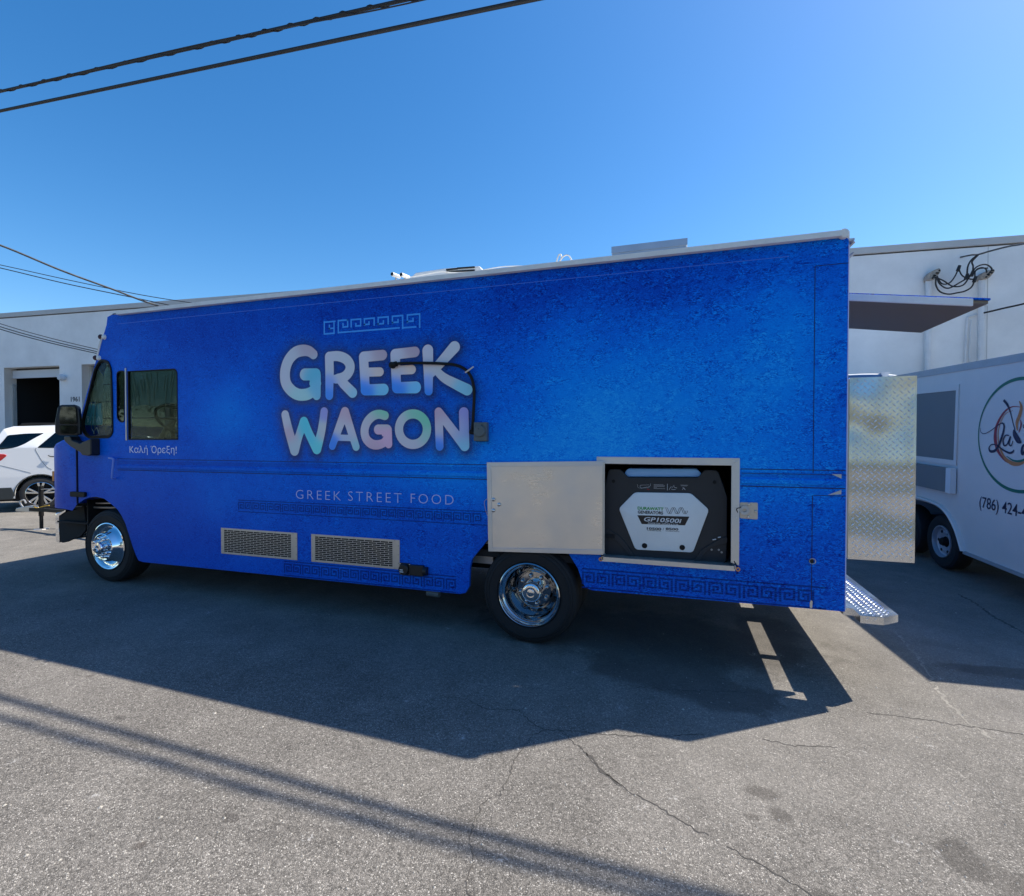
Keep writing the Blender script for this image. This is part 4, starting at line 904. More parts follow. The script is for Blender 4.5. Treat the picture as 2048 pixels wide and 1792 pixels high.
# light blue broken key above the lettering: bars given in crop pixels along the line of print
def bar(pts, wpx=14):
    P = [side(512+x/4, 592+y/4) for x, y in pts]; return P
KB = [[(632, 205), (547, 208), (547, 303), (625, 299), (625, 208)], [(625, 258), (588, 260)], [(588, 235), (588, 262)],
      [(734, 192), (659, 197), (659, 294), (1145, 254)], [(734, 192), (734, 245), (697, 249), (697, 222)], [(762, 246), (762, 190), (838, 185), (838, 238), (800, 240)], [(800, 240), (800, 222)],
      [(868, 233), (868, 183), (946, 177), (946, 232)], [(868, 228), (905, 226), (905, 208)], [(978, 228), (978, 173), (1058, 167), (1058, 222)], [(978, 224), (1020, 221), (1020, 200)],
      [(1092, 218), (1092, 163), (1174, 156), (1174, 258), (1278, 244)], [(1092, 213), (1137, 209), (1137, 190)], [(1212, 212), (1212, 152), (1310, 144), (1310, 250)], [(1212, 205), (1257, 201), (1257, 180)]]
bm = B(); tk = .0075
for L in KB:
    P = bar(L)
    for i in range(len(P)-1):
        (a, b), (c_, d) = P[i], P[i+1]
        if abs(c_-a) > abs(d-b): zc = (b+d)/2 if abs(c_-a) < .3 else (b+d)/2; r4 = (min(a, c_)-tk, max(a, c_)+tk, zc-tk, zc+tk)
        else: xc = (a+c_)/2; r4 = (xc-tk, xc+tk, min(b, d)-tk, max(b, d)+tk)
        v = [bm.verts.new(p) for p in ((r4[0], -.0016-.00002*i, r4[2]), (r4[1], -.0016-.00002*i, r4[2]), (r4[1], -.0016-.00002*i, r4[3]), (r4[0], -.0016-.00002*i, r4[3]))]; bm.faces.new(v)
ob('key_ornament', bm, 'keylight')
# lettering ---------------------------------------------------------------
SC = 1/850.0
def st(L):
    out = []
    for x, y, r in L: q = side(512+x/4, 592+y/4); out.append((q[0], q[1], r*(.25/ (235.5*(1+.323*((512+x/4)-1024)/1000)))))
    return out
def curve3(L, sub=6):
    P = smoothline([np.array(p, float) for p in L], sub); return [tuple(p) for p in P]
def ell(cx_, cy_, rx, ry, r, a0, a1, n=30): return [(cx_+rx*math.cos(t), cy_-ry*math.sin(t), r) for t in np.linspace(a0, a1, n)]
LET = {
 'G': [curve3([(462, 468, 38), (425, 442, 42), (375, 436, 46), (315, 455, 47), (262, 515, 47), (235, 600, 48), (240, 690, 48), (280, 752, 47), (340, 788, 47), (410, 786, 47), (462, 755, 44), (488, 700, 42)]), [(392, 628, 48), (478, 627, 48)], [(487, 640, 40), (487, 795, 38)], [(480, 625, 46), (450, 700, 26)]],
 'R': [[(587, 486, 40), (590, 600, 40), (588, 795, 37)], curve3([(590, 484, 38), (660, 482, 40), (720, 505, 41), (752, 550, 42), (748, 600, 42), (710, 645, 41), (640, 665, 36)]), [(660, 655, 34), (700, 700, 40), (774, 773, 42)]],
 'E': [[(862, 490, 42), (876, 752, 42)], [(862, 487, 42), (1013, 473, 42)], [(880, 610, 36), (992, 607, 36)], [(876, 752, 44), (1022, 748, 46)]],
 'F': [[(1114, 467, 42), (1126, 735, 42)], [(1114, 466, 42), (1272, 448, 42)], [(1130, 594, 36), (1247, 589, 37)], [(1128, 735, 44), (1278, 731, 48)]],
 'K': [[(1375, 436, 47), (1380, 600, 42), (1382, 760, 36)], [(1588, 410, 48), (1500, 510, 42), (1400, 620, 36)], curve3([(1420, 570, 28), (1500, 650, 36), (1600, 705, 42), (1690, 750, 46)])],
 'W': [curve3([(235, 950, 36), (265, 1080, 40), (310, 1235, 43)]), curve3([(310, 1235, 43), (345, 1120, 36), (385, 1006, 40)]), curve3([(385, 1006, 40), (430, 1110, 38), (488, 1223, 43)]), curve3([(488, 1223, 43), (525, 1080, 37), (547, 925, 35)])],
 'A': [[(713, 926, 38), (612, 1200, 32)], [(713, 926, 38), (802, 1206, 33)], [(660, 1133, 25), (765, 1136, 25)]],
 'H': [curve3([(1032, 957, 36), (985, 946, 36), (935, 962, 37), (890, 1010, 37), (870, 1075, 37), (882, 1140, 37), (925, 1182, 38), (975, 1190, 37), (1025, 1172, 34), (1055, 1130, 34)]), [(980, 1068, 40), (1050, 1068, 40)], [(1055, 1070, 37), (1062, 1185, 33)], [(1050, 1065, 36), (1020, 1110, 14)]],
 'O': [ell(1257, 1065, 112, 122, 37, 0, 2*PI, 40)],
 'N': [[(1462, 927, 35), (1470, 1203, 35)], [(1462, 927, 35), (1668, 1198, 40)], [(1670, 1200, 41), (1663, 931, 41)]],
}
Lv = (.30, .31, .42); Bl = (.0, .13, .58); Te = (.04, .26, .42); Pk = (.30, .22, .33); Mv = (.24, .19, .27); Gn = (.09, .34, .27); Tn = (.38, .32, .33); Gy = (.28, .31, .40); Vi = (.16, .17, .45)
CB = {'G': [(390, 430, Mv, 70), (300, 520, Gy, 120), (230, 640, Lv, 120), (440, 640, Te, 75), (487, 720, (.08, .27, .45), 60), (340, 800, (.20, .36, .43), 90)],
 'R': [(590, 490, Lv, 90), (700, 540, Gy, 120), (590, 770, Bl, 75), (590, 690, (.12, .2, .52), 50), (720, 690, Lv, 80), (780, 780, (.14, .32, .48), 60)],
 'E': [(862, 500, Lv, 80), (1000, 470, Mv, 80), (960, 605, Tn, 70), (880, 610, Lv, 60), (870, 740, Bl, 80), (1010, 750, (.08, .30, .52), 60)],
 'F': [(1114, 500, Lv, 80), (1270, 445, Mv, 80), (1210, 590, Tn, 70), (1130, 590, Lv, 60), (1130, 725, Bl, 80), (1270, 735, (.08, .30, .55), 60)],
 'K': [(1375, 440, Lv, 130), (1590, 420, Gy, 130), (1382, 780, Bl, 65), (1385, 690, (.10, .2, .55), 45), (1500, 640, Gy, 80), (1690, 750, (.12, .32, .48), 90)],
 'W': [(235, 960, Lv, 90), (280, 1100, Pk, 60), (310, 1230, (.25, .32, .42), 90), (385, 1010, (.02, .33, .47), 90), (440, 1120, (.02, .34, .5), 60), (490, 1220, (.06, .38, .48), 60), (525, 1080, Gy, 60), (547, 930, Vi, 55)],
 'A': [(713, 930, Pk, 80), (680, 1040, Lv, 60), (612, 1200, Bl, 70), (720, 1135, (.2, .28, .48), 50), (770, 1100, Lv, 60), (802, 1200, (.15, .33, .45), 60)],
 'H': [(1000, 950, Gn, 80), (890, 1010, Gy, 80), (870, 1090, Lv, 70), (980, 1070, (.40, .24, .40), 90), (950, 1190, Pk, 80), (1060, 1160, (.38, .25, .40), 60)],
 'O': [(1340, 990, Gn, 90), (1260, 940, (.12, .33, .30), 60), (1150, 1050, Gy, 100), (1250, 1190, Lv, 110), (1360, 1120, (.17, .33, .36), 60)],
 'N': [(1462, 940, Pk, 80), (1466, 1060, Lv, 60), (1470, 1190, Bl, 70), (1560, 1050, Lv, 90), (1663, 940, Vi, 90), (1670, 1080, (.16, .22, .48), 70), (1668, 1200, (.12, .32, .50), 70)]}
ALLST = []
for kx_, L in LET.items():
    S_ = [st(s) for s in L]; ALLST += S_
    blobs = [(*side(512+x/4, 592+y/4), np.array(c_), r/850) for x, y, c_, r in CB[kx_]]
    def cf(x, z):
        ws = [math.exp(-((x-a)**2+(z-b)**2)/(r*r*1.1))+1e-7 for a, b, c_, r in blobs]; s = sum(ws)
        c_ = sum(w_*c_ for w_, (a, b, c_, r) in zip(ws, blobs))/s; return (min(c_[0]*2.4, .95), min(c_[1]*2.2, .97), min(c_[2]*1.8, .99))
    stroke_sheet('letter', S_, -.0032, .0055, 'letter', T, cf)
# soft dark halo printed round the letters
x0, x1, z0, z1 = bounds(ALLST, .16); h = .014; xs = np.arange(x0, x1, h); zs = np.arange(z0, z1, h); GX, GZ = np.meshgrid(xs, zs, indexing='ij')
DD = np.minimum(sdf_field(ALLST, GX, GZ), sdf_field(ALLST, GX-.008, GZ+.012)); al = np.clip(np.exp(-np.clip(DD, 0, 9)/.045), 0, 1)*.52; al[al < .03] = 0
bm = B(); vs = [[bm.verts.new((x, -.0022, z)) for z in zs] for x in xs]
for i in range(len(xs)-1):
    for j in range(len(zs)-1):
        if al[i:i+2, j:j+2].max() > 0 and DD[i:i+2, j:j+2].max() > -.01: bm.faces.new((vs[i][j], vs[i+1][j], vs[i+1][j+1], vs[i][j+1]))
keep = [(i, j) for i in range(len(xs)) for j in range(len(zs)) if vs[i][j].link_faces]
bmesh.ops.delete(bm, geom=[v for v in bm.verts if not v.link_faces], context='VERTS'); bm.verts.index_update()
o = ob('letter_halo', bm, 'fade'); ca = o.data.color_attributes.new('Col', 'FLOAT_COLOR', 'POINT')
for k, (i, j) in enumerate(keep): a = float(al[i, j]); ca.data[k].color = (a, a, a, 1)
def tline(name, s, pl, pr_, ptop, m, **k):
    a = side(*pl); b = side(*pr_); t_ = side(*ptop); return text(name, s, (a[0], -.004, a[1]), t_[1]-a[1], m, T, width=b[0]-a[0], **k)
for w_, a_, b_, yb_, yt_ in (('GREEK', 592.5, 682, 997.2, 978), ('STREET', 697, 803.5, 1001.5, 981), ('FOOD', 822, 907.5, 1006, 985.5)): tline('slogan_word', w_, (a_, yb_), (b_, yb_), (a_, yt_), 'lettering', off=-.018, sp=1.3)
gl = tline('greeting', 'Kαλή Όρεξη!', (260, 905.5), (354, 906), (261, 891.5), 'greek')
# rear: small diamond plate door, bumper step, raised hatch ----------------
def lugs(bm, x0, x1, z0, z1, y, step, L, wd, hgt, plane='xz', poly=None):
    k = 0; nz = int((z1-z0)/step*.71)+2; nx = int((x1-x0)/step*.71)+2; N_ = nz+nx
    for j in range(-N_, N_+1):
        for i in range(-N_, N_+1):
            x = x0+(i+j)*step*.7071+.008; z = z0+(i-j)*step*.7071+.008
            if x-L*.36 < x0 or z-L*.36 < z0 or x+L*.36 > x1 or z+L*.36 > z1: continue
            a = PI/4 if (i+j) % 2 else -PI/4; d = (math.cos(a), math.sin(a)); n = (-d[1], d[0])
            if poly and not poly(x, z): continue
            pts = [(x-d[0]*L/2, z-d[1]*L/2, 0), (x+n[0]*wd/2, z+n[1]*wd/2, 0), (x+d[0]*L/2, z+d[1]*L/2, 0), (x-n[0]*wd/2, z-n[1]*wd/2, 0), (x-d[0]*L*.22, z-d[1]*L*.22, hgt), (x+d[0]*L*.22, z+d[1]*L*.22, hgt)]
            if plane == 'xz': v = [bm.verts.new((p, y-t, q)) for p, q, t in pts]
            elif plane == 'xy': v = [bm.verts.new((p, q, y+t)) for p, q, t in pts]
            else: v = [bm.verts.new((y+t, p, q)) for p, q, t in pts]
            for f_ in ((0, 1, 5, 4), (1, 2, 5), (2, 3, 4, 5), (3, 0, 4)): bm.faces.new([v[i_] for i_ in f_])
    bmesh.ops.recalc_face_normals(bm, faces=bm.faces)
dr = ob('rear_door', bx(1.165, 1.555, .0, .12, .893, 2.158), 'diamond', bevel=.002)  # hidden depth made thick so the door's cast shadow fills in
bm = B(); lugs(bm, 1.165, 1.553, .895, 2.156, -.0002, .030, .033, .0095, .0032); o = ob('tread_lug', bm, 'diamond', dr); tag(o, kind='stuff')
ob('hinge', tb([(1.16, .012, .9), (1.16, .012, 2.15)], .009, 8), 'alupaint', dr)
# step bumper
zb0, zb1 = .482, .533; bpoly = [(1.213, -.10), (1.348, -.10), (1.465, .0), (1.465, W-.0), (1.348, W+.10), (1.155, W+.10), (1.155, .05), (1.213, .05)]
bm = B(); a = [bm.verts.new((x, y, zb1)) for x, y in bpoly]; b = [bm.verts.new((x, y, zb0)) for x, y in bpoly]; bm.faces.new(a)
for i in range(8): bm.faces.new((a[i], b[i], b[(i+1) % 8], a[(i+1) % 8]))
bmesh.ops.recalc_face_normals(bm, faces=bm.faces); bmp = ob('rear_step_bumper', bm, 'diamond')
bm = B(); lugs(bm, 1.225, 1.455, -.09, W+.05, zb1+.0002, .033, .036, .011, .003, 'xy', lambda x, y: y > -.08+max(0, x-1.33)*.9); lugs(bm, 1.22, 1.345, zb0, zb1, -.1005, .033, .033, .011, .002)
lugs(bm, .02, W-.02, zb0, zb1, 1.4655, .033, .033, .011, .002, 'yz'); tag(ob('tread_lug', bm, 'diamond', bmp), kind='stuff')
for y, w_ in ((.58, .03), (1.60, .20)): ob('bumper_bracket', bx(1.0, 1.25, y-w_, y+w_, .46, .52), 'under', bmp)  # hidden brackets, added and sized to shade the sunlit ground slit
# hatch propped open at the rear
NX, NZ = 2.13, 2.75; HX, HZ = 1.155, 2.885
def hs_(x): return HZ+(NZ-HZ)*(x-HX)/(NX-HX)
hp = ob('rear_hatch', pr([(HX, HZ), (NX, NZ), (NX, NZ+.022), (HX, HZ+.022)], .60, 1.66), 'flap')
ob('hatch_edge', pr([(HX, HZ-.028), (NX-.01, NZ-.026), (NX-.01, NZ+.028), (HX, HZ+.024)], .575, .60), 'gutter', hp, bevel=.003); ob('hatch_skin', pr([(HX, HZ+.0225), (NX+.10, NZ+.012), (NX+.10, NZ+.025), (HX, HZ+.034)], .59, 1.67), 'wrap', hp)
ob('hatch_edge', pr([(NX, NZ-.0), (NX+.09, NZ-.012), (NX+.09, NZ+.011), (NX, NZ+.02)], .60, 1.66), 'flap', hp)
for z, s in ((3.06, .07), (2.93-.1+.16, .06)): ob('rear_bracket', tb([(1.14, .1, z), (1.21, .1, z+s)], .012, 6), 'trim')
ob('rear_bracket', bx(1.15, 1.20, .05, .3, 3.125, 3.14), 'trim')

# ================================================================== GENERATOR (sits in the compartment)
YG = .075
def gp(L, Y=YG): return [side(1184+x/6.095, 904+y/6.095, Y) for x, y in L]
gb_ = gp([(128, 540), (160, 400), (200, 222), (225, 208), (330, 208), (360, 225), (440, 310), (1295, 312), (1360, 230), (1400, 215), (1510, 222), (1540, 240), (1600, 400), (1650, 550), (1645, 1100), (1640, 1320), (1600, 1362), (1210, 1355), (560, 1320), (150, 1290)])
GN = empty('generator', ((gb_[0][0]+gb_[13][0])/2, .35, .79), label='black inverter generator with white hexagonal cover inside the open side compartment', cat='generator'); WORLDCOORD.add(GN.name)
def og(n, bm, m, parent=GN, **k): return obj(n, bm, m, parent, **k)
og('housing', pr(rnd(gb_, .012, 2), YG, .70), 'genblack', bevel=.006)
tk_ = gp([(390, 265), (432, 200), (1275, 203), (1345, 268), (1312, 306), (430, 304)], YG+.03); tnk = og('fuel_tank', pr(rnd(tk_, .012, 2), YG+.03, .60), 'gentank', bevel=.01, smooth=True)
q = side(1184+1045/6.095, 904+213/6.095, YG+.1); bmc = B(); lathe(bmc, [(0, .02), (.042, .018), (.046, .0), (.046, -.02)], (q[0], YG+.10, q[1]-.004), 24, axis='z'); og('fuel_cap', bmc, 'genblack', tnk, smooth=True)
hx_ = gp([(325, 690), (520, 492), (1205, 502), (1428, 705), (1230, 1228), (528, 1192)], YG-.02); hv = og('cover', pr(rnd(hx_, .025, 5), YG-.018, YG), 'genwhite', bevel=.006, smooth=True)
for x, y in ((640, 1143), (1100, 1165)): q = side(1184+x/6.095, 904+y/6.095, YG-.02); og('cover_knob', la([(0, -.006), (.016, -.005), (.020, .0), (.021, .003)], (q[0], YG-.021, q[1]), 20), 'rubber', hv)
for x, y in ((262, 357), (1494, 368)): q = side(1184+x/6.095, 904+y/6.095, YG); og('bolt_recess', la([(0, -.002), (.012, -.003), (.014, 0)], (q[0], YG-.0005, q[1]), 16), 'rubber')
for L in ([(150, 945), (200, 940), (330, 1020), (420, 1120), (530, 1290), (560, 1322), (500, 1318), (380, 1170), (300, 1085), (145, 1000)], [(1650, 1040), (1600, 1040), (1400, 1150), (1330, 1200), (1230, 1355), (1300, 1357), (1380, 1230), (1450, 1170), (1648, 1110)]):
    og('moulded_rib', pr(gp(L, YG-.012), YG-.012, YG-.0005), 'genblack', bevel=.003)
og('moulded_rib', pr(rnd(gp([(430, 350), (1310, 352), (1290, 372), (450, 370)], YG-.004), .004, 1), YG-.004, YG-.0005), 'genblack')
for x, y in ((1390, 1198), (1458, 1190), (1580, 1222), (1545, 1192)): q = side(1184+x/6.095, 904+y/6.095, YG); og('screw', la([(.003, -.003), (.007, -.003), (.007, 0), (.003, 0)], (q[0], YG, q[1]), 12, closed=True), 'trim')
def gt(n, s, x0_, y0_, x1_, yt_, m, Y=YG-.0195, **k):
    a = side(1184+x0_/6.095, 904+y0_/6.095, Y); b = side(1184+x1_/6.095, 904+y0_/6.095, Y); t_ = side(1184+x0_/6.095, 904+yt_/6.095, Y)
    return text(n, s, (a[0], Y, a[1]), t_[1]-a[1], m, hv, width=b[0]-a[0], **k)
gt('lettering', 'DURAWATT', 556, 700, 872, 664, 'gengreen', off=.03); gt('lettering', 'GENERATORS', 558, 748, 866, 711, 'genprint', off=.03)
Yb = YG-.0190; bn = gp([(552, 770), (1187, 788), (1133, 894), (606, 878)], Yb); og('banner', pr(bn, Yb, YG-.0182), 'genprint', hv)
gt('lettering', 'GP10500i', 634, 842, 1092, 790, 'genlight', Y=YG-.0198, off=.02, shear=.2, slope=-.006); gt('lettering', 'INVERTER GENERATOR', 680, 876, 1052, 856, 'genlight', Y=YG-.0198, off=.01, shear=.25, slope=-.01)
gt('lettering', '10500', 668, 945, 845, 915, 'genprint', off=.03); gt('lettering', '/', 862, 955, 876, 922, 'genprint', off=.0); gt('lettering', '8500', 898, 948, 1053, 920, 'genprint', off=.03)
gt('lettering', 'STARTING WATTS', 676, 960, 842, 950, 'genprint', off=.02); gt('lettering', 'RUNNING WATTS', 896, 966, 1064, 956, 'genprint', off=.02)
bmw = B()
for ph, rr_ in ((0, .0016), (22, .0016)):
    L = [(888+ph+k*6, 715+38*math.sin(k*6/94*2*PI*1.0+PI/2)*-1) for k in range(0, 44)]
    tube(bmw, [(p[0], YG-.0188, p[1]) for p in gp(L, YG-.0195)], rr_, 4)
og('wave_emblem', bmw, 'genprint', hv)
# small pictograms on the housing
for L in ([(555, 395), (560, 435), (590, 440), (690, 435), (712, 410), (712, 385)], [(590, 405), (690, 400), (700, 420), (600, 442), (585, 420), (590, 405)]): og('pictogram', tb([(p[0], YG-.001, p[1]) for p in gp(L, YG-.001)], .0009, 4), 'genlight')
for L in ([(670, 448), (690, 460), (700, 452)],): og('pictogram', tb([(p[0], YG-.001, p[1]) for p in gp(L, YG-.001)], .003, 4), 'red')
for (a, y, b) in ((752, 396, 870), (752, 408, 888), (752, 420, 885), (752, 434, 790), (752, 444, 890), (1080, 403, 1170), (1085, 413, 1160)): p = gp([(a, y), (b, y)], YG-.001); og('caption_line', bx(p[0][0], p[1][0], YG-.0012, YG-.0002, p[0][1]-.001, p[0][1]+.001), 'trim')
p = gp([(919, 388), (919, 467)], YG-.001); og('caption_line', bx(p[0][0]-.0012, p[0][0]+.0012, YG-.0012, YG-.0002, p[1][1], p[0][1]), 'genlight')
for L in ([(940, 460), (960, 425), (985, 430), (1000, 405), (1005, 430), (1035, 440)], [(965, 452), (1000, 460), (1020, 452)], [(1100, 460), (1120, 435), (1138, 460)], [(1105, 430), (1130, 455)]): og('pictogram', tb([(p_[0], YG-.001, p_[1]) for p_ in gp(L, YG-.001)], .0013, 4), 'genlight')
for L in ([(1470, 1070), (1512, 1062)], [(1535, 1042), (1570, 1036)]): og('label', tb([(p_[0], YG-.0125, p_[1]) for p_ in gp(L, YG-.0125)], .0045, 5), 'genlight')

# ================================================================== WHITE TRAILER ON THE RIGHT
hubp = CAM+ray(1871, 1082.5)*6.7
TY, TP = R(3.9), R(2.0)
TR = empty('food_trailer', (hubp[0], hubp[1], 0.0), (TP, 0, TY), 'white food trailer with green ring logo and phone number at right edge', 'trailer')
TMX = Matrix.Translation(TR.location) @ TR.rotation_euler.to_matrix().to_4x4(); TI = TMX.inverted()
def tp(x, y, off=0):
    n = TMX.to_3x3() @ Vector((1, 0, 0)); p = TMX @ Vector((off, 0, 0)); q = hit(x, y, p, n); v = TI @ Vector(q); return (v.y, v.z)
def tps(L, off=0): return [tp(a, b, off) for a, b in L]
topz = (tp(1845, 744)[1]+tp(2040, 708)[1])/2; botz = (tp(1935, 1104)[1]+tp(2040, 1149)[1])/2
yf, yn = tp(1833, 800)[0]+1.6, -2.47
hubl = tp(1871, 1082.5); RZ = hubl[1]; WLx = 2.1
def tplate(name, outer, holes, x0, x1, m, parent=TR):
    """panel lying in (y, z): built in (x, z) then turned"""
    o = plate(name, [(-a, b) for a, b in outer], [[(-a, b) for a, b in h_] for h_ in holes], 0, x1-x0, m, parent)
    me = o.data; co = np.empty(len(me.vertices)*3); me.vertices.foreach_get('co', co); co = co.reshape(-1, 3)
    me.vertices.foreach_set('co', np.stack([x0+co[:, 1], -co[:, 0], co[:, 2]], 1).ravel()); me.update(); return o
ar = [(math.cos(t)*.55+hubl[0]+.28*0, RZ+.03+.50*math.sin(t)) for t in np.linspace(0, PI, 14)]
fa = tps([(1833, 998), (1860, 1005), (1878, 1012.5), (1892, 1024), (1903, 1040), (1912, 1058), (1918, 1075), (1925.5, 1101)])
archt = [(fa[-1][0], botz)]+fa[::-1]; yfar = 2*fa[0][0]+.35-fa[-1][0]
arch_full = archt+[(2*(fa[0][0]+.25)-a, b) for a, b in archt[::-1]]
outl = [(yn, botz), (yn, topz), (yf, topz), (yf, botz)]+arch_full[::-1]
tplate('side_panel', outl, [], 0, .04, 'trailer')
obj('roof', bx(.04, WLx, yn, yf, topz-.03, topz), 'white', TR); obj('front_wall', bx(.04, WLx, yn, yn+.04, botz, topz-.03), 'trailer', TR); obj('rear_wall', bx(.04, WLx, yf-.04, yf, botz, topz-.03), 'trailer', TR)
obj('side_panel', bx(WLx-.04, WLx, yn+.04, yf-.04, botz, topz-.03), 'trailer', TR); obj('floor', bx(.36, WLx-.04, yn+.04, yf-.04, botz+.02, botz+.08), 'under', TR)
obj('chassis_rail', bx(.25, .33, yn+.1, yf-.1, botz-.10, botz+.02), 'under', TR)
t8 = tp(1900, 743.5)[1]-tp(1900, 735)[1]
obj('roof_trim', bx(-.012, .04, yn, yf, topz-.075, topz+.01), 'trim', TR, bevel=.006); obj('bottom_trim', bx(-.012, .04, yn, fa[-1][0]-.02, botz-.03, botz+.012), 'trim', TR, bevel=.004)
scb = B()
for k in range(16): yy = yf-.3-k*.35; v = [scb.verts.new(p) for p in ((-.014, yy, topz-.04), (-.014, yy+.008, topz-.035), (-.014, yy+.004, topz-.028))]; scb.faces.new(v)
tag(obj('screw', scb, 'rust', TR), kind='stuff')
# window shutter and folded shelf
wz = tps([(1914, 781), (1907, 921), (1833, 788), (1833, 911)]); wy0 = wz[0][0]; wy1 = wz[2][0]+.9; wz1 = (wz[0][1]+wz[2][1])/2; wz0 = (wz[1][1]+wz[3][1])/2
fo = tp(1922, 767); fo2 = tp(1916, 931)
tplate('window_frame', [(wy0-.055, wz0-.06), (wy1+.055, wz0-.06), (wy1+.055, wz1+.07), (wy0-.055, wz1+.07)], [[(wy0, wz0), (wy1, wz0), (wy1, wz1), (wy0, wz1)]], -.012, -.001, 'trailer')
obj('window_shutter', bx(-.004, -.0012, wy0, wy1, wz0, wz1), 'traileropen', TR)
sh = tps([(1904, 939), (1902, 986), (1833, 926), (1833, 971)], -.06); s0y = sh[0][0]
obj('folded_shelf', bx(-.07, -.012, s0y+.10, wy1, (sh[1][1]+sh[3][1])/2, (sh[0][1]+sh[2][1])/2), 'traileropen', TR, bevel=.004); obj('shelf_end', bx(-.075, -.012, s0y, s0y+.10, (sh[1][1]+sh[3][1])/2-.005, (sh[0][1]+sh[2][1])/2+.005), 'white', TR, bevel=.006)
# fender trim
ft = [(a, b) for a, b in smoothline(fa, 4)]; full = [(2*(fa[0][0]+.25)-a, b) for a, b in ft[::-1]]
bmf = B(); ctr = np.array([fa[0][0]+.2, RZ]); pv = None
for y_, z_ in ft[::-1]+full[::-1][0:0]+[(2*(fa[0][0]+.25)-a, b) for a, b in ft]:
    d = np.array([y_, z_])-ctr; d /= np.linalg.norm(d); o_ = (y_+d[0]*.06, z_+d[1]*.06)
    q = [bmf.verts.new(p) for p in ((.0, *o_), (-.035, *(np.array(o_)-d*.008)), (-.045, y_+d[0]*.03, z_+d[1]*.03), (-.03, y_, z_), (.15, y_, z_))]
    if pv:
        for i in range(4): bmf.faces.new((pv[i], pv[i+1], q[i+1], q[i]))
    pv = q
bmesh.ops.recalc_face_normals(bmf, faces=bmf.faces); obj('fender_flare', bmf, 'trailer', TR, smooth=True)
def twheel(y_):
    wh = empty('wheel', (.06, y_, RZ)); wh.parent = TR
    wh.rotation_euler = (0, 0, -PI/2)
    t_ = obj('tyre', la([(.20, .02), (.27, -.005), (.325, .0), (.352, .025), (.358, .05), (.358, .17), (.34, .20), (.2, .19), (.2, .1)], n=48, closed=True), 'tyre', wh, smooth=True)
    rm = obj('rim', la([(.212, .02), (.212, .0), (.203, -.002), (.195, .02), (.19, .05), (.165, .065), (.150, .050), (.12, .045), (.085, .06), (.07, .06)], n=48), 'wheelgrey', wh, smooth=True)
    obj('hub', la([(.055, .08), (.055, .02), (.045, .0), (.0, -.005)], n=24), 'rubber', wh, smooth=True); obj('backing', la([(0, .085), (.08, .085)], n=24), 'dark', wh)
    for k in range(6): a = 2*PI*k/6; obj('vent_hole', la([(0, -.001), (.02, -.001), (.022, .004)], (math.cos(a)*.14, .043, math.sin(a)*.14), 14), 'dark', rm)
twheel(hubl[0]); twheel(hubl[0]+.88)
# ring logo and lettering, printed on the panel
def tstroke(name, L, w_, m, off=-.003, sub=6, sc=4.072, ox=1840, oy=704):
    P = [tp(ox+x/sc/1.25*1.0, oy+y/sc/1.25, off) for x, y in L]; P = smoothline(P, sub) if len(L) > 2 else [np.array(p) for p in P]
    ws = w_ if hasattr(w_, '__len__') else [w_]*2; n = len(P); bm = B(); pv = None
    for i, p in enumerate(P):
        d = P[min(i+1, n-1)]-P[max(i-1, 0)]; d = d/(np.linalg.norm(d)+1e-9); nn = np.array([-d[1], d[0]]); t_ = i/(n-1)*(len(ws)-1); k = min(int(t_), len(ws)-2); ww = ws[k]+(ws[k+1]-ws[k])*(t_-k)
        q = [bm.verts.new((off, p[0]+nn[0]*ww*s_/2, p[1]+nn[1]*ww*s_/2)) for s_ in (-1, 1)]
        if pv: bm.faces.new((pv[0], pv[1], q[1], q[0]))
        pv = q
    return obj(name, bm, m, TR)
rt_, rb_, rl_ = tp(2038, 757.5), tp(2036, 983), tp(1957.5, 868); rc = ((rt_[0]+rb_[0])/2, (rt_[1]+rb_[1])/2); rr = (rt_[1]-rb_[1])/2; rw = abs(rl_[0]-rc[0])
for (t0_, t1_, mm) in ((0, 2*PI, 'ring'),):
    bm = B(); pv = None
    for t_ in np.linspace(0, 2*PI, 90):
        th_ = .008+.010*abs(math.sin(t_))**1.5; q = [bm.verts.new((-.003, rc[0]+(rw+s_*th_)*math.cos(t_), rc[1]+(rr+s_*th_)*math.sin(t_))) for s_ in (-1, 1)]
        if pv: bm.faces.new((pv[0], pv[1], q[1], q[0]))
        pv = q
    obj('ring_print', bm, 'ring', TR)
tstroke('script_print', [(615, 775), (620, 815), (655, 832), (720, 800), (800, 740), (840, 725), (855, 760), (840, 840), (800, 950), (760, 1005), (715, 1010), (702, 975), (730, 942), (780, 950), (850, 1000), (910, 1028), (945, 1015), (952, 995)], [.006, .008, .008, .012, .02, .03, .032, .03, .014, .012, .02, .024, .012], 'navy', -.0045)
tstroke('script_print', [(905, 850), (870, 850), (845, 900), (855, 950), (885, 940), (920, 860), (905, 930), (925, 955), (945, 905)], [.012, .016, .02, .016, .018, .016, .008], 'navy', -.0045)
tstroke('spoon_print', [(850, 490), (890, 540), (920, 620), (945, 720), (965, 790)], [.028, .03, .012, .009, .012], 'navy', -.004); tstroke('spoon_print', [(955, 790), (965, 840), (1000, 900), (1030, 925)], [.02, .06, .065, .01], 'navy', -.0042)
tstroke('flame_print', [(1010, 500), (1030, 560), (1015, 640), (985, 720), (990, 800)], [.008, .035, .045, .04, .01], 'orange', -.004); tstroke('flame_print', [(1020, 690), (1028, 740), (1005, 820)], [.006, .02, .008], 'maroon', -.0042)
tstroke('swirl_print', [(1020, 560), (930, 560), (850, 620), (780, 750), (765, 880), (790, 1000), (850, 1090), (900, 1130)], [.006, .012, .022, .035, .05, .04, .02, .008], 'maroon', -.0035)
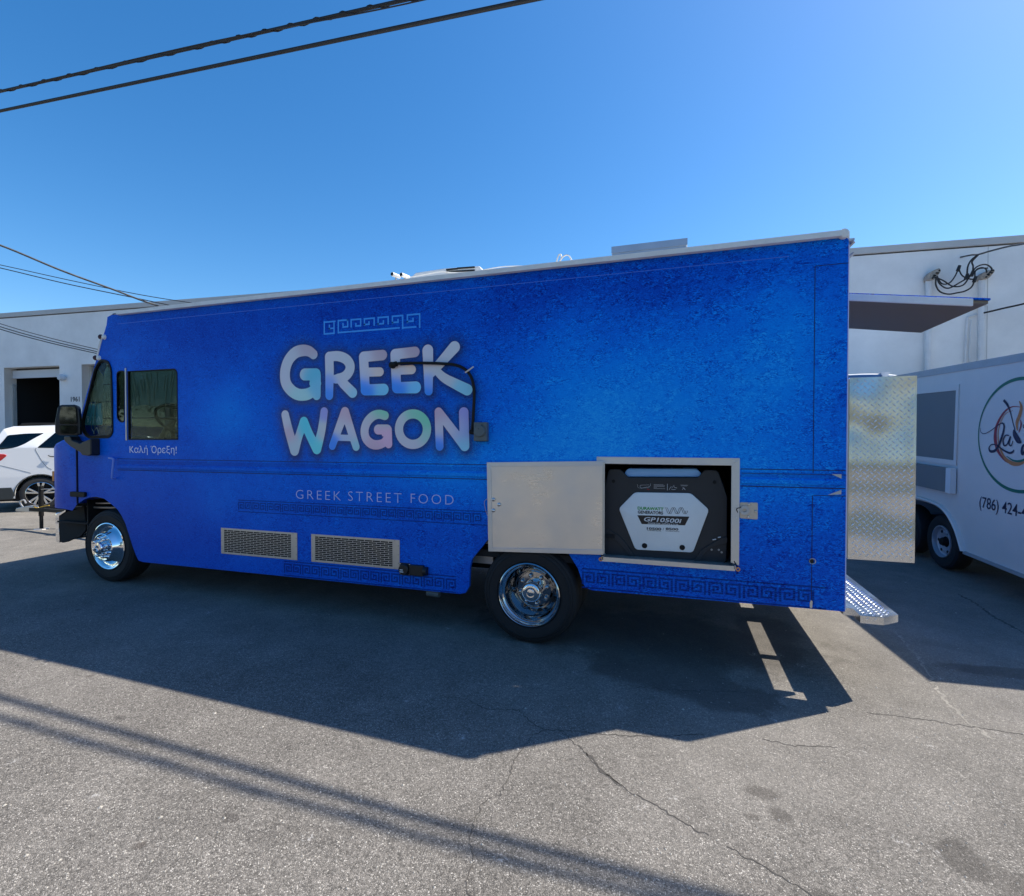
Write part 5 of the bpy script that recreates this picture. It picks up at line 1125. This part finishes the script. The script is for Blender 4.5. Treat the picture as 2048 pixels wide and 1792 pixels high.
tstroke('swirl_print', [(945, 595), (860, 640), (800, 780), (800, 920), (850, 1060), (930, 1130), (1010, 1140), (1070, 1110)], [.004, .008, .01, .014, .03, .045, .035, .02], 'orange', -.0038); tstroke('swirl_print', [(880, 1060), (950, 1105), (1020, 1110), (1070, 1090)], [.006, .018, .026, .02], 'ring', -.0042)
tstroke('script_print', [(1075, 940), (1045, 960), (1035, 1010), (1045, 1040), (1065, 1000), (1090, 900)], [.02, .03, .034, .02, .03], 'navy', -.0045); tstroke('script_print', [(1075, 735), (1052, 745), (1052, 770), (1075, 775)], .008, 'navy', -.0045)
a = tp(1959, 1013.5); b = tp(2047.5, 1044); hgt = tp(1961, 995)[1]-tp(1961, 1014)[1]
cu = bpy.data.curves.new('phone_number', 'FONT'); cu.body = '(786) 424-4'; cu.size = 1; cu.offset = .006; me = curve_mesh(cu); co = np.empty(len(me.vertices)*3); me.vertices.foreach_get('co', co); co = co.reshape(-1, 3)
wtx = co[:, 0].max()-co[:, 0].min(); kx = abs(b[0]-a[0])*1.06/wtx
kz = hgt/.75*1.22; zb_ = botz+.0
za_ = tp(1961, 1014)[1]; me.vertices.foreach_set('co', np.stack([np.full(len(co), -.003), a[0]-(co[:, 0]-co[:, 0].min())*kx, za_+co[:, 1]*kz], 1).ravel()); me.materials.clear(); me.update(); obj('phone_number', None, 'navy', TR, mesh=me)
obj('roof_vent', bx(.3, .8, tp(1850, 742)[0], tp(1850, 742)[0]+.5, topz, topz+.05), 'white', TR, bevel=.01)

# parked van behind, only its roof shows over the diamond plate door
vx, vy = CAM[0], CAM[1]; vq = CAM+ray(1745, 880)*8.3
VN = empty('white_van', (vq[0], vq[1], 0), (0, 0, R(4)), 'white van parked behind the truck, only its domed roof showing over the diamond plate door', 'van')
vz = (CAM+ray(1745, 746)*8.3)[2]
obj('body', pr(rnd([(-1.6, .5), (3.0-.9, .5), (2.1, 1.3), (1.3, 1.5), (.62, vz-.12), (.30, vz-.02), (-.1, vz), (-1.3, vz-.03), (-1.6, vz-.2)], .15, 5), 0, 1.9), 'white', VN, bevel=.06, smooth=True)
obj('windscreen', pr([(1.28, 1.56), (1.30, 1.6), (.66, vz-.16), (.62, vz-.18)], -.002, 1.8), 'tint', VN)
obj('windscreen', pr([(-.55, vz-.09), (-.5, vz-.035), (.15, vz-.03), (.3, vz-.09)], -.004, .0), mat('van_glass', (.05, .15, .35), .1), VN); obj('roof_light', pr(rnd([(.13, vz-.08), (.19, vz-.08), (.23, vz+.005), (.09, vz+.005)], .01), -.03, .05), 'shutwhite', VN)
for x in (-1.0, 1.45): obj('tyre', la([(.2, 0), (.3, 0), (.33, .03), (.33, .2), (.2, .2)], (x, .02, .33), 32, closed=True), 'tyre', VN, smooth=True)

# ================================================================== WHITE SUV AT LEFT
CH = CAM+ray(81, 987.5)*10.75; CA = R(47)
CR = empty('white_suv', (CH[0], CH[1], gz(CH[0])), (0, 0, CA), 'white SUV with red tail light and silver alloy wheel parked before the garage', 'SUV')
CMX = Matrix.Translation(CR.location) @ CR.rotation_euler.to_matrix().to_4x4(); CI = CMX.inverted()
def cp_(x, y, off=0):
    n = CMX.to_3x3() @ Vector((0, 1, 0)); p = CMX @ Vector((0, off, 0)); v = CI @ Vector(hit(x, y, p, n)); return (v.x, v.z)
def cps(L, off=0): return [cp_(x/7, 832+y/7, off) for x, y in L]
CW = 1.80; hz0 = cp_(81, 987.5)[1]
wq = cps([(-80, 560), (0, 475), (170, 455), (345, 390), (600, 237), (85, 268), (25, 350)])
win1 = cps([(-10, 474), (170, 452), (250, 430), (345, 388), (470, 310), (600, 237), (330, 245), (85, 268), (30, 350), (-30, 420)])
roofz = cp_(565/7, 851)[1]; beltz = cps([(510, 448)])[0][1]
w2a = cps([(512, 448), (745, 252), (800, 240)]); 
prof = [(-.92, .42), (-.98, .75), (-.95, 1.02), (-.86, 1.25), (-.60, roofz-.08), (-.45, roofz-.02), (.3, roofz+.02), (1.2, roofz+.01), (1.7, roofz-.06), (2.35, 1.12+.08), (2.55, 1.08), (3.25, .98), (3.55, .85), (3.62, .6), (3.58, .30)]
def bend(co):
    z = co[:, 2]; t_ = np.clip((z-beltz)/(roofz-beltz), 0, 1); l_ = np.clip((.75-z)/.6, 0, 1); co = co.copy(); s = np.where(co[:, 1] < CW/2, 1, -1); co[:, 1] += s*(.17*t_**1.3+.03*l_); return co
ar1 = [(.0+.41*math.cos(t_), hz0+.41*math.sin(t_)) for t_ in np.linspace(PI, 0, 16)]; ar2 = [(2.72+a, b) for a, b in ar1]
low = [(-.92, .42), (-.41, .30)]+ar1+[(.41, .26), (2.31, .26)]+ar2+[(3.13, .28), (3.58, .30)]
out_c = prof[1:][::-1]+[(-.92, .42)]+low[1:-1]
out_c = [prof[-1]]+prof[-2:0:-1]+[prof[0]]+low[1:-1]
win2 = [w2a[0], (w2a[0][0]+1.28, beltz-.02), (w2a[0][0]+1.28, roofz-.10), (w2a[1][0]+.05, roofz-.10)]
win3 = [(win2[1][0]+.08, beltz-.02), (2.25, beltz-.05), (1.75, roofz-.13), (win2[1][0]+.08, roofz-.10)]
for y0_, y1_ in ((0, .04), (CW-.04, CW)):
    plate('body_side', out_c, [rnd(w_, .03, 2) for w_ in (win1, win2, win3)], y0_, y1_, 'carwhite', CR, post=bend)
    for w_ in (win1, win2, win3): plate('window', rnd(w_, .03, 2), [], y0_+.012, y0_+.018, 'tint', CR, post=bend)
bm = B(); pv = None
for x, z in prof:
    t_ = min(max((z-beltz)/(roofz-beltz), 0), 1); q = [bm.verts.new((x, .02+.17*t_**1.3+(.02 if k == 0 else 0), z)) for k in (0,)]+[bm.verts.new((x+(-.05 if x < 0 else .06 if x > 3 else 0), CW/2, z+.02))]+[bm.verts.new((x, CW-.02-.17*t_**1.3, z))]
    if pv: bm.faces.new((pv[0], pv[1], q[1], q[0])); bm.faces.new((pv[1], pv[2], q[2], q[1]))
    pv = q
bmesh.ops.recalc_face_normals(bm, faces=bm.faces); obj('body_shell', bm, 'carwhite', CR, smooth=True)
ws_ = [(1.72, roofz-.04), (2.33, 1.24)]; strip_ = B(); v = [strip_.verts.new(p) for p in ((1.74, .25, roofz-.035), (1.74, CW-.25, roofz-.035), (2.36, CW-.12, 1.235), (2.36, .12, 1.235))]; strip_.faces.new(v); obj('windshield', strip_, 'tint', CR)
obj('cabin_floor', bx(-.8, 2.3, .1, CW-.1, .35, .45), 'dark', CR); obj('rear_seat', bx(.1, .3, .25, CW-.25, .45, 1.25), 'seat', CR, bevel=.03); obj('front_seat', bx(1.1, 1.3, .25, CW-.25, .45, 1.3), 'seat', CR, bevel=.03)
obj('roof_rail', tb([(-.35, .27, roofz+.005), (-.2, .25, roofz+.045), (1.2, .25, roofz+.05), (1.5, .28, roofz)], .018, 8, smooth_sub=3), 'rubber', CR); obj('roof_rail', tb([(-.35, CW-.27, roofz+.005), (-.2, CW-.25, roofz+.045), (1.2, CW-.25, roofz+.05), (1.5, CW-.28, roofz)], .018, 8, smooth_sub=3), 'rubber', CR)
cl = cps([(-200, 1000), (232, 1000), (205, 1060), (190, 1165), (-200, 1175)], -.01); cz1 = cps([(150, 1003)])[0][1]; cz0 = cps([(150, 1168)])[0][1]
obj('cladding', pr([(-.97, cz1), (-.46, cz1), (-.42, hz0+.02), (-.44, cz0), (-.93, cz0)], -.012, .03), 'carclad', CR, bevel=.004); obj('cladding', bx(-1.0, -.93, .03, CW-.03, cz0, cz1), 'carclad', CR, bevel=.01); obj('cladding', pr([(.46, .46), (2.26, .46), (2.30, .27), (.42, .27)], -.012, .03), 'carclad', CR)
bm = B(); pv = None
for t_ in np.linspace(PI*1.02, -.02*PI, 26):
    q = [bm.verts.new(p) for p in ((.412*math.cos(t_), -.006, hz0+.412*math.sin(t_)), (.422*math.cos(t_), -.005, hz0+.422*math.sin(t_)), (.426*math.cos(t_), .0, hz0+.426*math.sin(t_)))]
    q.insert(0, bm.verts.new((.41*math.cos(t_), .25, hz0+.41*math.sin(t_))))
    if pv:
        for i in range(3): bm.faces.new((pv[i], pv[i+1], q[i+1], q[i]))
    pv = q
bmesh.ops.recalc_face_normals(bm, faces=bm.faces); obj('wheel_arch_liner', bm, 'carclad', CR, smooth=True)
tl = cps([(-60, 530), (65, 535), (97, 555), (40, 600), (0, 632), (-60, 640)], -.01); obj('tail_light', pr(rnd(tl, .02, 2), -.014, .06), 'red', CR, bevel=.005); obj('tail_light', bx(-.99, -.93, CW-.3, CW, .95, 1.1), 'red', CR)
for L in ([(512, 448), (495, 470), (540, 550), (600, 650), (665, 720), (722, 748)], [(0, 692), (210, 742), (435, 800)]): obj('door_gap', tb([(p[0], -.0005, p[1]) for p in cps(L)], .0035, 4, smooth_sub=3), 'carclad', CR)
obj('door_gap', tb([(win2[1][0]+.04, -.0005, beltz), (win2[1][0]+.02, -.0005, .35)], .0035, 4), 'carclad', CR)
dh = cps([(675, 550), (700, 566), (760, 570)], -.03); obj('door_handle', tb([(p[0], -.03, p[1]) for p in dh], .012, 6), 'carclad', CR)
def cwheel(x):
    wh = empty('wheel', (x, .01, hz0)); wh.parent = CR
    obj('tyre', la([(.245, .015), (.26, -.002), (.30, -.006), (.335, .005), (.352, .03), (.355, .06), (.355, .17), (.34, .20), (.25, .20), (.245, .1)], n=56, closed=True), 'tyre2', wh, smooth=True)
    obj('brake_disc', la([(0, .10), (.15, .10), (.15, .11), (.24, .12)], n=32), 'under', wh); rm = obj('rim', la([(.250, .02), (.250, .0), (.242, -.004), (.235, .01), (.230, .08)], n=56), 'alloy', wh, smooth=True)
    obj('hub_cap', la([(.0, .012), (.03, .012), (.036, .02), (.05, .022), (.06, .04)], n=24), 'alloy', rm, smooth=True)
    for k in range(5):
        for dd in (-.19, .19):
            a = 2*PI*k/5+.3; p0 = (math.cos(a)*.045, math.sin(a)*.045); p1 = (math.cos(a+dd)*.238, math.sin(a+dd)*.238); n_ = np.array([-(p1[1]-p0[1]), p1[0]-p0[0]]); n_ = n_/np.linalg.norm(n_)
            bmx = B(); A_ = [(p0[0]+n_[0]*.014, p0[1]+n_[1]*.014), (p1[0]+n_[0]*.022, p1[1]+n_[1]*.022), (p1[0]-n_[0]*.022, p1[1]-n_[1]*.022), (p0[0]-n_[0]*.014, p0[1]-n_[1]*.014)]
            prism(bmx, A_, .012, .05); obj('spoke', bmx, 'alloy', rm, bevel=.004)
    return wh
cwheel(0); cwheel(2.72)
obj('tyre', la([(.2, 0), (.33, 0), (.355, .03), (.355, .2), (.2, .2)], (0, CW-.22, hz0), 40, closed=True), 'tyre2', CR, smooth=True); obj('tyre', la([(.2, 0), (.33, 0), (.355, .03), (.355, .2), (.2, .2)], (2.72, CW-.22, hz0), 40, closed=True), 'tyre2', CR, smooth=True)
obj('underbody', bx(-.8, 3.4, .12, CW-.12, .24, .34), 'under', CR)

# ================================================================== TRAILER TONGUE WITH JACK AT THE FAR LEFT
g0 = np.array(grd(83, 1058)); 
HT = empty('trailer_tongue', tuple(g0), (0, 0, R(12)), 'black A-frame trailer tongue with jack stand poking out past the truck front', 'trailer tongue')
def hp_(x, y):
    n = np.array([-math.sin(R(12)), math.cos(R(12)), 0]); q = hit(x, y, g0, n)-g0; return (float(q@np.array([math.cos(R(12)), math.sin(R(12)), 0])), float(q[2]))
jt = hp_(83, 972)[1]; bz_ = hp_(60, 1018)[1]
obj('jack_post', tb([(0, 0, bz_-.12), (0, 0, jt)], .036, 12), 'rubber', HT, smooth=True); obj('jack_leg', tb([(0, 0, .01), (0, 0, bz_)], .027, 12), 'rubber', HT); obj('jack_foot', la([(0, .012), (.10, .010), (.11, 0)], n=20, axis='z'), 'alupaint', HT)
obj('crank_handle', tb([(.03, -.02, jt-.06), (.10, -.03, jt-.05), (.3, -.03, jt-.05)], .008, 6), 'alupaint', HT)
obj('tongue_beam', tb([(-.30, 0, bz_), (.25, -.10, bz_), (2.6, -.75, bz_)], .040, 4), 'rubber', HT); obj('tongue_beam', tb([(-.30, 0, bz_), (.25, .10, bz_), (2.6, .75, bz_)], .040, 4), 'rubber', HT)
obj('coupler', pr(rnd([(-.46, bz_-.04), (-.2, bz_-.05), (.0, bz_-.05), (.0, bz_+.05), (-.22, bz_+.06), (-.44, bz_+.02)], .02), -.05, .05), 'alupaint', HT, bevel=.01); obj('coupler_latch', tb([(-.36, 0, bz_+.03), (-.42, 0, bz_+.12), (-.34, 0, bz_+.16), (-.30, 0, bz_+.1)], .014, 6, smooth_sub=3), 'alupaint', HT)
obj('safety_strap', tb([(-.09, -.05, bz_+.06), (0, -.07, bz_+.03), (.12, -.06, bz_+.06), (.25, -.08, bz_+.08)], .008, 6, smooth_sub=4), 'yellow', HT); obj('cross_member', bx(.9, 1.0, -.35, .35, bz_-.04, bz_+.04), 'rubber', HT)
obj('trailer_deck', bx(2.5, 3.6, -.85, .85, bz_-.05, bz_+.05), 'rubber', HT)
for y in (-.88, .70): obj('tyre', la([(.18, 0), (.28, 0), (.32, .03), (.32, .16), (.18, .18)], (3.3, y, .32), 28, closed=True), 'tyre', HT, smooth=True)

# ================================================================== ACROSS THE STREET, BEHIND THE PHOTOGRAPHER (unseen, added only to be mirrored in metal and glass)
M['cream'] = mat('cream_stucco', (.52, .46, .36), .85, var=.12, vscale=.6); M['leaf'] = mat('leaf_green', (.045, .075, .025), .6, var=.5, vscale=1.5); M['bark'] = mat('bark_brown', (.10, .075, .05), .9, var=.4, vscale=6)
SB = empty('added_building', (-6, -24, 0), label='unseen low cream building added for reflections in the chrome wheels', cat='building')  # unseen building, added for warm reflections in the metal
obj('wall', bx(-13, 8, -10, 0, 0, 4.6), 'cream', SB); obj('roof', bx(-13.2, 8.2, -10.2, .2, 4.6, 4.85), 'cap', SB)
for x in (-11, -7, -3, 1, 5): f_ = obj('window', bx(x, x+2.2, .005, .06, 1.0, 2.8), 'shutter', SB); obj('pane', bx(x+.08, x+2.12, .062, .066, 1.08, 2.72), 'dark', f_)
def tree(x, y, h, rc, label):  # unseen tree, added to darken reflections in glass and metal
    tr_ = empty('added_tree', (x, y, gz(x)), label=label, cat='tree', group='trees added for reflections')
    obj('trunk', tb([(0, 0, 0), (.1, .05, h*.3), (-.05, 0, h*.6)], [.22, .17, .09], 10), 'bark', tr_)
    for k in range(4): a = k*1.7; obj('limb', tb([(0, 0, h*.32), (math.cos(a)*rc*.35, math.sin(a)*rc*.35, h*.55), (math.cos(a)*rc*.6, math.sin(a)*rc*.6, h*.7)], [.09, .06, .03], 6), 'bark', tr_)
    bm = B(); cl = [(rng.normal()*rc*.45, rng.normal()*rc*.45, h*(.42+.5*rng.random())) for _ in range(26)]
    for c in cl:
        for k in range(75):
            p = np.array(c)+rng.normal(size=3)*rc*.17; u = rng.normal(size=3); u /= np.linalg.norm(u); v = np.cross(u, rng.normal(size=3)); v /= np.linalg.norm(v)+1e-9; s_ = .13
            bm.faces.new([bm.verts.new(p+u*s_), bm.verts.new(p+v*s_*.6), bm.verts.new(p-u*s_), bm.verts.new(p-v*s_*.6)])
    obj('crown', bm, 'leaf', tr_)
for a in ((-23, -17, 7.5, 3.2, 'leftmost leafy tree added out of view for the cab window reflections'), (-30, -20, 8, 3.6, 'tall leafy tree added out of view beside the leftmost one'), (-37, -23, 8, 3.6, 'farthest leafy tree added out of view for reflections'), (-28, -14, 6, 2.8, 'shorter leafy tree added out of view before the tall one'),
          (-44, -28, 9, 4, 'broad leafy tree added at the far end of the unseen row'), (-4, -18, 6.0, 2.6, 'leafy tree added right before the unseen cream building'), (-10, -19, 6.5, 2.8, 'leafy tree added at the corner of the unseen cream building'), (3, -20, 6.5, 3.0, 'bushy tree added before the end of the unseen cream building'), (8, -19, 6.5, 3.0, 'leafy tree added out of view for the diamond plate door reflection'), (13, -21, 8, 3.5, 'rightmost leafy tree added out of view for reflections')): tree(*a)

bm = B()
for k in range(5200):
    p = np.array([rng.uniform(2.5, 15), -12.6+rng.normal()*.28, rng.uniform(.05, 1.0)**.8*1.65]); u = rng.normal(size=3); u /= np.linalg.norm(u); v = np.cross(u, rng.normal(size=3)); v /= np.linalg.norm(v)+1e-9; s_ = .11
    bm.faces.new([bm.verts.new(p+u*s_), bm.verts.new(p+v*s_*.6), bm.verts.new(p-u*s_), bm.verts.new(p-v*s_*.6)])
HG = empty('hedge', (8.7, -12.6, 0), label='unseen green hedge added to be mirrored in the diamond plate door', cat='hedge'); WORLDCOORD.add(HG.name)  # hedge added to put a green band into the door's reflection
obj('foliage', bm, 'leaf', HG); obj('foliage_core', bx(2.6, 14.9, -12.8, -12.4, 0, 1.45), mat('leaf_shade', (.02, .035, .012), .8), HG)
